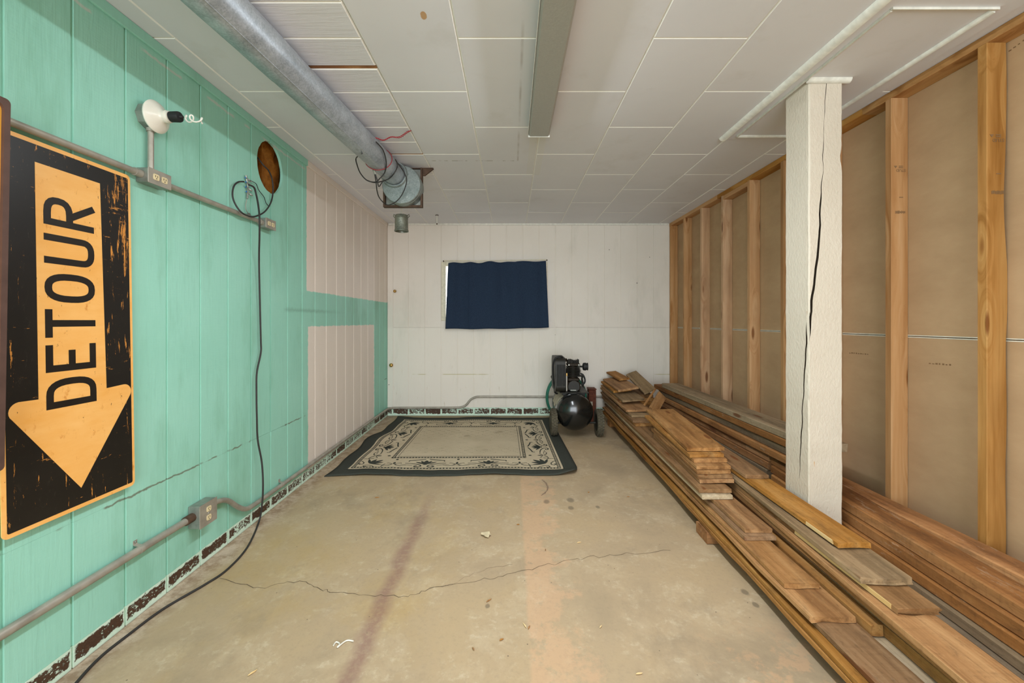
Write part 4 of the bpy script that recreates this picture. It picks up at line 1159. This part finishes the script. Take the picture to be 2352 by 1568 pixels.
def palmette(T):                    # local x along the side, y towards the middle of the rug (0..0.24)
    for ang, ln, wd in ((90, .085, .020), (58, .085, .012), (122, .085, .012), (30, .10, .011), (150, .10, .011)): place(T, None, leafp((0, .085), math.radians(ang), ln, wd))
    for s_ in (-1, 1):
        ribT(T, [(s_*x, y) for x, y in [(.015, .205), (.06, .19), (.11, .178), (.145, .172), (.15, .150)]], .012, .012)
        ribT(T, [(s_*x, y) for x, y in [(.17, .105), (.12, .100), (.07, .085), (.035, .060), (.025, .035), (.045, .018), (.075, .022), (.08, .040), (.06, .046)]], .008, .016)
        ribT(T, [(s_*x, y) for x, y in [(.20, .075), (.15, .070), (.10, .055)]], .004, .005)
    place(T, None, leafp((-.02, .078), 0, .04, .008))
def small(T):
    for s_ in (-1, 1):
        ribT(T, [(s_*x, y) for x, y in [(.012, .075), (.03, .055), (.07, .045), (.11, .060)]], .012, .004)
        ribT(T, [(s_*x, y) for x, y in [(.008, .085), (.03, .10), (.055, .115), (.06, .10)]], .006, .006)
    place(T, None, leafp((0, .085), math.pi/2, .05, .010)); place(T, None, leafp((0, .185), math.pi/2, .03, .012))
def corner(T):                      # diagonal flower
    for ang, ln, wd in ((90, .13, .020), (62, .115, .016), (118, .115, .016), (30, .11, .012), (150, .11, .012)): place(T, None, leafp((0, .07), math.radians(ang), ln, wd))
    for s_ in (-1, 1):
        ribT(T, [(s_*x, y) for x, y in [(.13, .045), (.09, .055), (.045, .045), (.02, .02), (.03, -.005), (.055, -.002), (.05, .015)]], .006, .014)
        ribT(T, [(s_*x, y) for x, y in [(.15, .10), (.12, .13), (.10, .17)]], .006, .008)
O_ = .16
sides = [(lambda x, y, c=c: (c + x, O_ + y)) for c in (.72, 1.24)] + [(lambda x, y, c=c: (c + x, RL - O_ - y)) for c in (.72, 1.24)] + [(lambda x, y, c=c: (O_ + y, c + x)) for c in (.70, 1.16)] + [(lambda x, y, c=c: (RW - O_ - y, c + x)) for c in (.70, 1.16)]
for T in sides: palmette(T)
mids = [(lambda x, y, c=c: (c + x, O_ + y)) for c in (.46, .98, 1.50)] + [(lambda x, y, c=c: (c + x, RL - O_ - y)) for c in (.46, .98, 1.50)] + [(lambda x, y, c=c: (O_ + y, c + x)) for c in (.46, .93, 1.40)] + [(lambda x, y, c=c: (RW - O_ - y, c + x)) for c in (.46, .93, 1.40)]
for T in mids: small(T)
for cx_, cy_, a in ((.20, .20, -45), (RW-.20, .20, 45), (RW-.20, RL-.20, 135), (.20, RL-.20, 225)):
    ca, sa = math.cos(math.radians(a)), math.sin(math.radians(a))
    corner(lambda x, y, cx_=cx_, cy_=cy_, ca=ca, sa=sa: (cx_ + x*ca - y*sa, cy_ + x*sa + y*ca))
po = pat.build('scroll_pattern', M['rug_dark'], rug, fix=False)

# ================================================================== COMPRESSOR
def compressor():
    X0, Y0 = .672, 4.37; Zf = fz(Y0)
    e = empty('air_compressor', (X0, Y0, Zf), 'black wheeled air compressor with round tank and belt guard', 'air compressor')
    tc = Vector((.648, 4.19, .270)); r = .186
    prof = [(0, .003), (.004, .05), (.014, .095), (.030, .130), (.052, .158), (.080, .177), (.105, .185), (.112, .186), (.113, .188), (.124, .188), (.125, .186), (.62, .186), (.63, .184), (.655, .170), (.69, .12), (.71, .05), (.713, .003)]
    tank = MB().lathe(prof, tc, (0,1,0), 56).build('tank', M['black_gloss'], e, smooth=50)
    m = MB().prism([(.0, 0), (.07, 0), (.07, .10), (0, .10)], lambda u, v, d: tuple(Vector((tc.x, 4.37+u, tc.z)) + Vector((-math.cos(.25+v*5.2), 0, math.sin(.25+v*5.2)))*(r+d)), .0005, .001)
    def patch(y0, y1, a0, a1, mat):
        vs = []; fs = []; n = 8
        for k in range(n+1):
            a = a0+(a1-a0)*k/n
            for y in (y0, y1): vs.append(Vector((tc.x, y, tc.z)) + Vector((-math.cos(a), 0, math.sin(a)))*(r+.0015))
        for k in range(n): fs.append((2*k, 2*k+1, 2*k+3, 2*k+2))
        o = MB().add(vs, fs).build('sticker', mat, e, fix=False); md = o.modifiers.new('s', 'SOLIDIFY'); md.thickness = .0008
    patch(4.36, 4.46, .30, .95, M['sticker']); patch(4.47, 4.60, .10, 1.0, M['sticker']); patch(4.61, 4.72, .2, .9, M['sticker'])
    for s_ in (-1, 1):
        wx = X0 + s_*.235; wr = .138
        wc = Vector((wx, Y0, Zf + wr + (.0115 if s_ < 0 else .0025))); hw = .034
        ty = MB().lathe([(-hw*.8, .085), (-hw, .105), (-hw*.9, .126), (-hw*.5, wr-.006), (0, wr-.004), (hw*.5, wr-.006), (hw*.9, .126), (hw, .105), (hw*.8, .085), (0, .08)], wc, (1,0,0), 40, cap=False).build('tyre', M['tyre'], e, smooth=60)
        m = MB()
        for k in range(30):
            for q, off in ((-.6, 0), (0, .5), (.6, 0)):
                a = 2*math.pi*(k+off)/30; t = Vector((0, -math.sin(a), math.cos(a))); rad = Vector((0, math.cos(a), math.sin(a)))
                c = wc + rad*(wr - (.0075 if q else .003)) + Vector((q*hw, 0, 0)); ax = Vector((1, 0, 0)); hs = (.0085, .0105, .005)
                m.hexa([c + ax*i*hs[0] + t*j*hs[1] + rad*l*hs[2] for l in (-1, 1) for (i, j) in ((-1,-1),(1,-1),(1,1),(-1,1))])
        m.build('tread', M['tyre'], ty)
        MB().lathe([(-.030, .03), (-.032, .05), (-.022, .084), (.022, .084), (.032, .05), (.036, .022), (.036, .003)] if s_ > 0 else [(-.036, .003), (-.036, .022), (-.032, .05), (-.022, .084), (.022, .084), (.032, .05), (.030, .03)], wc, (1,0,0), 28).build('wheel_hub', M['black_dusty'], e, smooth=40)
    MB().tube([(X0-.20, Y0, Zf+.138), (X0+.20, Y0, Zf+.138)], .011, 10).build('axle', M['black_dusty'], e, smooth=60)
    MB().bbox(tc.x-.02, tc.x+.02, 4.76, 4.80, fz(4.78), .10, .004).build('rear_foot', M['black_dusty'], e)
    MB().tube(spline([(tc.x-.16, 4.70, .40), (tc.x-.17, 4.88, .52), (tc.x-.15, 4.93, .56), (tc.x+.15, 4.93, .56), (tc.x+.17, 4.88, .52), (tc.x+.16, 4.70, .40)], 6), .012, 10).build('handle', M['black_dusty'], e, smooth=60)
    MB().bbox(.500, .800, 4.34, 4.78, .452, .462, .003).build('motor_platform', M['black_dusty'], e)
    for y in (4.40, 4.70): MB().bbox(.53, .77, y-.012, y+.012, .425, .4515, .003).build('saddle', M['black_dusty'], e)
    # belt guard: tall rounded slab lying in a plane parallel to the tank
    g = []
    for cu, cv, r_, a in ((4.40, .52, .06, 180), (4.72, .52, .06, 270), (4.70, .735, .085, 0), (4.42, .755, .06, 90)):
        for k in range(7):
            t = math.radians(a+90*k/6); g.append((cu + r_*math.cos(t), cv + r_*math.sin(t)))
    gd = MB().prism(g, lambda u, v, d: (d, u, v), .455, .560).build('belt_guard', M['black_dusty'], e, smooth=35)
    for k in range(9):
        MB().box(.455, .5601, 4.338+.0*k, 4.3395, .53+.0*k, .531)
    for k in range(6):
        x = .470 + .015*k
        MB().box(x, x+.006, 4.3355, 4.3392, .53, .75).build('slot', M['black_gap'], gd)
    # pump
    px, py = .655, 4.50
    cc = MB().bbox(px-.068, px+.072, py-.07, py+.09, .463, .560, .012).build('crankcase', M['pump_iron'], e)
    MB().lathe([(0, .060), (.006, .062), (.012, .050)], (px, py-.082, .512), (0,1,0), 24).build('crank_cover', M['black_dusty'], cc, smooth=40)
    for z in (.478, .490): MB().box(px-.070, px+.074, py-.073, py-.0705, z, z+.004).build('ridge', M['pump_iron'], cc)
    MB().bbox(px-.060, px+.064, py-.058, py+.058, .5605, .600, .01).build('cylinder_base', M['pump_iron'], e)
    MB().lathe([(0, .045), (.12, .045)], (px, py, .6005), (0,0,1), 24).build('cylinder', M['pump_iron'], e, smooth=40)
    for k in range(7):
        z = .612 + .016*k; rr_ = .064 + .014*math.sin(math.pi*(k+1)/8)
        MB().bbox(px-rr_, px+rr_, py-rr_, py+rr_, z, z+.006, .0025).build('cooling_fin', M['black_dusty'], e)
    hd = MB().bbox(px-.064, px+.07, py-.06, py+.06, .722, .752, .006).build('cylinder_head', M['pump_iron'], e)
    for k in range(8):
        x = px-.058 + k*.016; MB().box(x, x+.004, py-.055, py+.055, .7515, .788 + .006*math.sin(k)).build('head_fin', M['black_dusty'], hd)
    for (dx, dy) in ((-.05, -.045), (.055, -.045), (-.05, .045), (.055, .045)): MB().lathe([(0, .009), (.012, .009)], (px+dx, py+dy-.012, .737), (0,-1,0), 6).build('bolt', M['steel'], hd)
    fl_ = MB().lathe([(0, .010), (.030, .010), (.031, .020), (.036, .036), (.040, .040), (.066, .042), (.068, .036), (.074, .036), (.080, .040), (.086, .041), (.088, .030)], (px+.070, py-.02, .715), (1,0,0), 28).build('air_filter', M['black_rubber'], e, smooth=35)
    MB().lathe([(.003, .028), (.02, .030), (.035, .022)], (px-.085, py+.0, .765), (0,0,1), 18).build('elbow', M['pump_iron'], e, smooth=40)
    MB().tube(spline([(px+.075, py-.05, .645), (px+.100, py-.06, .63), (px+.118, py-.065, .585), (px+.112, py-.065, .545), (px+.080, py-.06, .530)], 6), .009, 8).build('breather_hose', M['black_rubber'], e, smooth=60)
    MB().tube([(px-.078, py-.10, .468), (px-.078, py-.10, .625)], .0055, 8).build('copper_tube', M['porcelain'], e, smooth=60)
    MB().tube([(px-.078, py-.10, .6255), (px-.078, py-.10, .655)], .008, 6).build('brass_fitting', M['brass'], e)
    MB().tube(spline([(.560, 4.46, .790), (.53, 4.42, .822), (.49, 4.40, .826), (.452, 4.40, .80), (.436, 4.41, .74), (.438, 4.43, .64), (.446, 4.46, .55), (.47, 4.50, .44), (.49, 4.52, .42)], 8), .0095, 10).build('power_cord', M['black_rubber'], e, smooth=60)
    MB().bbox(px-.05, px+.075, 4.61, 4.77, .463, .60, .02).build('motor', M['black_dusty'], e)
    MB().tube([(px-.04, py-.10, .475), (px+.02, py-.10, .475)], .010, 8).build('pipe_fitting', M['steel'], e, smooth=50)
compressor()
# green hose coil leaning behind the tank
hg = empty('green_hose_coil', (.655, 4.99, fz(5)), 'coil of dark green hose standing behind the black compressor', 'hose')
for k in range(5):
    rx, rz = .225 + .006*(k % 3), .262 + .006*((k*2) % 3)
    pts = [Vector((.650 + rx*math.cos(t), 4.965 + .019*k + .006*math.sin(2*t), .022 + .275 + rz*math.sin(t))) for t in [2*math.pi*i/44 for i in range(44)]]
    MB().tube(pts, .0092, 8, closed=True).build('loop', M['hose_green'], hg, smooth=60)
rb = empty('rusty_box', (.958, 5.02, fz(5)), 'rusty red metal box on the floor between compressor and planks', 'box')
bx = MB().bbox(.912, .998, 4.96, 5.08, fz(4.96)+.001, .385, .006).build('body', M['rust_red'], rb)
MB().bbox(.908, 1.002, 4.955, 5.085, .3855, .402, .004).build('lid', M['rust_red'], rb)
MB().box(.928, .955, 4.957, 4.9595, .20, .25).build('label_patch', M['sticker'], rb)

# ================================================================== LUMBER: PLANK PILE
def zL(y): return .048 + .020 * (y - 2.3)
def pb(xl, xr, y0, y1, h, T, mat, label, group=None, yaw=0.0, dz0=0., roll=0., name='wooden_plank', **kw):
    FLp = (xl, y0, zL(y0) + h + dz0); FRp = (xr, y0, zL(y0) + h + dz0 + roll); BLp = (xl + yaw*(y1-y0), y1, zL(y1) + h)
    return make_board(name, FLp, FRp, BLp, T, M[mat], None, label, 'plank', group, **kw)
T0 = .0205
lowg = 'long planks in the bottom layers of the plank pile'
pb(1.078, 1.255, .80, 5.02, .0215, T0, 'plank', 'long rough-edged plank at the very bottom of the plank pile', None, 0, wob=.010, endj=.01)
pb(1.086, 1.250, .86, 4.98, .0435, T0, 'plank', 'second long plank from the bottom of the plank pile', None, -.003, wob=.006)
pb(1.116, 1.268, .82, 4.95, .0655, T0, 'plank_dark', 'long grey-brown plank reaching past every other plank of the left stack', None, -.006)
pb(1.088, 1.262, 1.536, 4.97, .0875, T0, 'plank', 'tan plank with squared sawn end lying on the grey-brown long plank', None, -.004, wob=.006, endj=.006)
pb(1.096, 1.236, 1.690, 4.90, .1095, T0, 'plank', 'narrow tan plank stepped back on top of the wider tan plank', None, -.003)
pb(1.112, 1.262, 2.005, 4.95, .1315, T0, 'plank_dark', 'lower plank of the even pair of ends below the short stack', None, -.006)
pb(1.128, 1.262, 2.035, 4.90, .1535, T0, 'plank', 'upper plank of the even pair of ends below the short stack', None, -.008)
pb(1.064, 1.235, 2.350, 4.95, .1795, .024, 'plank_pale', 'long plank with whitewashed end beneath the short stack', None, .006)
pb(1.058, 1.240, 2.372, 5.00, .2045, .023, 'plank_dark', 'long orange-ended plank over the whitewashed plank', None, .006)
# short stack
sh = [('plank', 2.44, 3.32, 1.090, 1.286, 'short plank at the bottom of the middle stack'),
      ('plank_dark', 2.45, 3.30, 1.084, 1.284, 'dark brown short plank second from the bottom of the middle stack'),
      ('plank', 2.46, 3.36, 1.082, 1.278, 'short tan plank just above the dark brown one in the middle stack'),
      ('plank', 2.47, 3.30, 1.086, 1.282, 'short plank with blue-grey stained edge in the middle stack'),
      ('plank', 2.52, 3.42, 1.090, 1.290, 'short plank third from the top of the middle stack'),
      ('plank', 2.545, 3.52, 1.078, 1.283, 'short plank with a nail hole second from the top of the middle stack')]
hh = .2285
for i, (mt, a, b, xl, xr, lb) in enumerate(sh):
    pb(xl, xr, a, b, hh, T0, mt, lb, None, .035, 0, .006); hh += .0225
pb(1.080, 1.306, 2.590, 3.62, hh + .002, T0, 'plank', 'wide light brown board crowning the middle stack', None, .075, 0, .008, cup=.002)
# far stack near the back wall
lg = 'long planks of the far stack by the back wall'
for i, (a, xl, xr) in enumerate(((3.66, 1.078, 1.245), (3.70, 1.068, 1.250), (3.80, 1.084, 1.255))):
    pb(xl, xr, a, 5.05, .2275 + .0225*i, T0, ('plank', 'plank_dark', 'plank_grey')[i], ('brown plank at the foot of the far stack by the back wall', 'dark plank between brown and grey ones at the foot of the far stack', 'lowest grey plank of the far stack by the back wall')[i], None, .002)
pb(1.060, 1.285, 3.90, 5.08, .296, T0, 'plank', 'tan plank with a broken corner low in the far stack', None, .01, 0, .008, endj=.010)
pb(1.076, 1.252, 4.20, 5.10, .3195, T0, 'plank', 'split plank with curled broken end in the far stack', None, .008, 0, .012, endj=.020)
pb(1.082, 1.300, 4.11, 5.06, .3425, T0, 'plank_grey', 'grey plank with ragged end in the far stack', None, .01, 0, .018, endj=.016)
pb(1.080, 1.268, 4.46, 5.10, .3655, T0, 'plank', 'plank just beneath the smooth top board of the far stack', None, .004, 0, .024)
pb(1.108, 1.320, 4.37, 5.10, .3945, T0, 'plank', 'smooth flat board on top of the far stack', None, .0, 0, .032)
for i in range(5):
    pb(1.330 + .006*(i % 2), 1.500 - .008*(i % 3), 4.31 + .03*i, 5.06 - .02*i, .205 + .0325*i, .031, ('plank', 'plank_dark', 'plank')[i % 3], 'thick short plank in the heap between the far stack and the beams', 'planks heaped beside the far stack', .004)
# fragments between far stack and beams
fg = [((1.372, 4.36, .455), (1.490, 4.42, .515), (1.352, 4.98, .566), 'plank_grey', 'grey nailed board leaning behind the far stack'),
      ((1.220, 4.76, .542), (1.336, 4.79, .556), (1.170, 5.19, .572), 'plank', 'short board end sticking up at the back of the far stack'),
      ((1.262, 4.00, .418), (1.282, 4.00, .410), (1.450, 4.26, .520), 'plank', 'thin wooden strip leaning beside the far stack'),
      ((1.300, 3.95, .402), (1.392, 3.97, .350), (1.490, 4.25, .492), 'plank', 'short offcut board leaning against the far stack')]
for a, b, c, mt, lb in fg:
    make_board('wooden_offcut', a, b, c, .02, M[mt], None, lb, 'plank', None, wob=.002, endj=.006)
# right-hand column of planks, beside the post
rg = 'long planks under the right column of the pile'
pb(1.282, 1.420, .80, 4.6, .045, .040, 'plank_pale', 'pale whitewashed plank in the gap between the two plank columns', None, .0)
pb(1.272, 1.318, 1.49, 4.2, .0905, .040, 'plank', 'narrow wooden batten ending between the two plank columns', None, .004)
pb(1.322, 1.450, .70, 4.4, .0885, .040, 'plank', 'lowest thick plank under the right column of the pile', None, .003)
pb(1.318, 1.445, .72, 4.3, .1265, .036, 'plank_dark', 'dark thick plank second from the bottom of the right column', None, .005)
pb(1.262, 1.420, .74, 4.4, .1525, .024, 'plank', 'thin brown plank just beneath the widest plank of the right column', None, .026)
pb(1.236, 1.402, .70, 4.2, .1775, .023, 'plank', 'widest long brown plank of the right column reaching past the others', None, .040)
pb(1.302, 1.448, 1.420, 4.0, .2015, .023, 'plank_dark', 'plank with whitish end below the grey cupped plank', None, .004, endj=.008)
pb(1.272, 1.462, 1.540, 4.1, .2285, .022, 'plank_grey', 'grey cupped plank beside the white post', None, .030, cup=.006, endj=.006)
pb(1.334, 1.470, 1.722, 3.8, .2555, .021, 'plank', 'smooth orange-brown plank passing in front of the white post', None, -.004, endj=.004)
pb(1.326, 1.458, 2.385, 3.8, .2785, .021, 'plank_dark', 'shorter plank lying on the orange-brown plank by the middle stack', None, .004, endj=.006)
# splintered pale edges
make_board('wood_splinter', (1.2985, 1.44, zL(1.44)+.2012), (1.3015, 1.44, zL(1.44)+.2012), (1.2995, 1.93, zL(1.93)+.2012), .019, M['split'], None, 'pale freshly split edge along the plank below the grey cupped one', 'splinter', wob=.0005)
make_board('wood_splinter', (1.3300, 1.745, zL(1.745)+.2552), (1.3335, 1.745, zL(1.745)+.2552), (1.3305, 1.90, zL(1.9)+.2552), .018, M['split'], None, 'pale split corner of the orange-brown plank by the post', 'splinter', wob=.0005)

# sleepers
def sleeper(x0, x1, y, w, top, mat, label, name='wooden_block'):
    z = fz(y) + .0008
    return make_board(name, (x0, y, top), (x0, y + 0.0, top), (x1, y, top), top - z, M[mat]) if False else tag(make_board(name, (x0, y + w, top), (x0, y, top), (x1, y + w, top), top - fz(y + w) - .0008, M[mat], wob=.001, endj=.002), label, 'block')
sleeper(1.066, 1.52, 2.29, .14, zL(2.29) - .0015, 'beam', 'short wooden block propping up the plank pile on the floor')
sleeper(1.10, 1.50, .95, .09, zL(.95) - .0015, 'beam', 'wooden block under the near ends of the plank pile')
sleeper(1.10, 1.50, 4.72, .10, zL(4.72) - .0015, 'beam', 'wooden block under the plank pile by the back wall')

# ================================================================== LUMBER: BEAMS ALONG THE STUD WALL
def bm_(xl, xr, y0, y1, z0, z1, T, mat, label, group=None, dx=0., **kw):
    return make_board('timber_beam', (xl, y0, z0), (xr, y0, z0), (xl + dx, y1, z1), T, M[mat], None, label, 'beam', group, wob=kw.pop('wob', .005), ch=.005, **kw)
bm_(1.700, 1.885, 2.36, 4.66, .512, .512, .047, 'beam_lichen', 'grey-green weathered beam on top of the beam pile', None, -.035)
bm_(1.698, 1.850, 2.36, 4.92, .4635, .4635, .047, 'beam', 'brown beam directly under the grey-green top beam', None, -.030)
bm_(1.712, 1.862, 2.40, 4.80, .4150, .4150, .050, 'beam_grey', 'blue-grey beam third from the top of the beam pile', None, -.030)
bm_(1.690, 1.840, 2.58, 4.70, .3635, .3635, .050, 'beam', 'beam whose sawn end stops just behind the white post', None, -.020)
bm_(1.712, 1.850, 2.80, 4.85, .312, .312, .050, 'beam', 'far beam in the middle of the beam pile', None, -.030)
bm_(1.705, 1.850, 2.80, 4.75, .260, .262, .050, 'beam', 'far beam low in the beam pile', None, -.030)
bm_(1.700, 1.850, 2.80, 4.80, .208, .212, .060, 'beam_grey', 'far grey beam near the bottom of the beam pile', None, -.030)
bm_(1.690, 1.850, 2.80, 4.80, .146, .150, .070, 'beam', 'far lowest beam of the beam pile', None, -.030)
bm_(1.715, 1.852, .70, 2.78, .206, .306, .050, 'beam', 'broad brown beam emerging from behind the white post', None, .0)
bm_(1.705, 1.842, .70, 2.76, .154, .254, .050, 'beam', 'paint-spattered beam under the broad brown beam', None, .0)
bm_(1.692, 1.830, .70, 2.74, .102, .202, .048, 'beam', 'orange-brown beam above the two grey beams', None, .0)
bm_(1.678, 1.815, .70, 2.72, .052, .152, .044, 'beam_grey', 'upper of two grey beams at the bottom of the near beam pile', None, .0)
bm_(1.664, 1.800, .70, 2.70, .006, .106, .040, 'beam_grey', 'lower of two grey beams at the bottom of the near beam pile', None, .0)
bm_(1.862, 1.978, .70, 2.90, .268, .276, .052, 'beam', 'reddish paint-flecked beam lying against the wall studs', None, -.006)
bm_(1.866, 1.976, .70, 2.95, .214, .222, .052, 'beam', 'beam directly beneath the reddish paint-flecked one against the studs', None, -.006)
bm_(1.864, 1.976, .70, 2.95, .160, .168, .070, 'beam', 'thick bottom beam of the row against the studs', None, -.006)
sleeper(1.66, 1.975, 2.42, .09, .0640, 'beam', 'wooden block under the beams behind the post')
sleeper(1.68, 1.95, 4.30, .09, .0775, 'beam', 'wooden block under the far beams')
sleeper(1.87, 1.97, 1.00, .09, .0890, 'beam', 'wooden block under the beams against the studs')

# ================================================================== FLOOR LITTER
for i, (x, y, l, a) in enumerate(((1330,1245,.024,.3), (1253,1262,.014,1.4), (1443,1140,.02,.1), (1205,1435,.03,2.0), (1215,1440,.02,1.1), (1123,1378,.03,.8), (1380,1438,.018,.9), (1152,1468,.018,.5), (1087,1489,.016,2.2), (580,1544,.03,1.0), (866,1142,.03,.2), (1190,1204,.018,.1), (1468,1546,.025,.2), (1352,1130,.014,.4))):
    p = PF(x, y, .0035)
    d = Vector((math.cos(a), math.sin(a), 0)) * l/2
    tag(MB().tube([p-d, p-d*.3+Vector((0, 0, .001)), p+d*.4, p+d], [.0012, .003, .0026, .001], 6).build('wood_chip', M['plank' if i % 3 else 'split']), 'small wood chip lying on the concrete floor', 'wood chip', 'wood chips scattered on the concrete')
def scrap(x, y, r, mat, label, name):
    p = PF(x, y); vs = []; fs = []; n = 10
    vs.append(p + Vector((0, 0, .008)))
    for k in range(n):
        t = 2*math.pi*k/n; rr_ = r*R.uniform(.5, 1.1)
        vs.append(p + Vector((math.cos(t)*rr_*1.3, math.sin(t)*rr_, .0015 + R.uniform(0, .012))))
    for k in range(n): fs.append((0, 1+k, 1+(k+1) % n))
    o = MB().add(vs, fs).build(name, M[mat]); md = o.modifiers.new('s', 'SOLIDIFY'); md.thickness = .001
    tag(o, label, 'scrap')
scrap(1118, 1231, .030, 'leaf', 'pale crumpled dry leaf on the concrete floor', 'dry_leaf')
q = [PF(x, y, .004) for x, y in ((766,1482),(772,1474),(780,1478),(775,1486),(790,1474),(800,1470),(812,1472))]
tag(MB().tube(spline(q, 6), .0028, 6).build('string_scrap', M['white_cord'], smooth=60), 'short scrap of white string on the concrete floor', 'string')
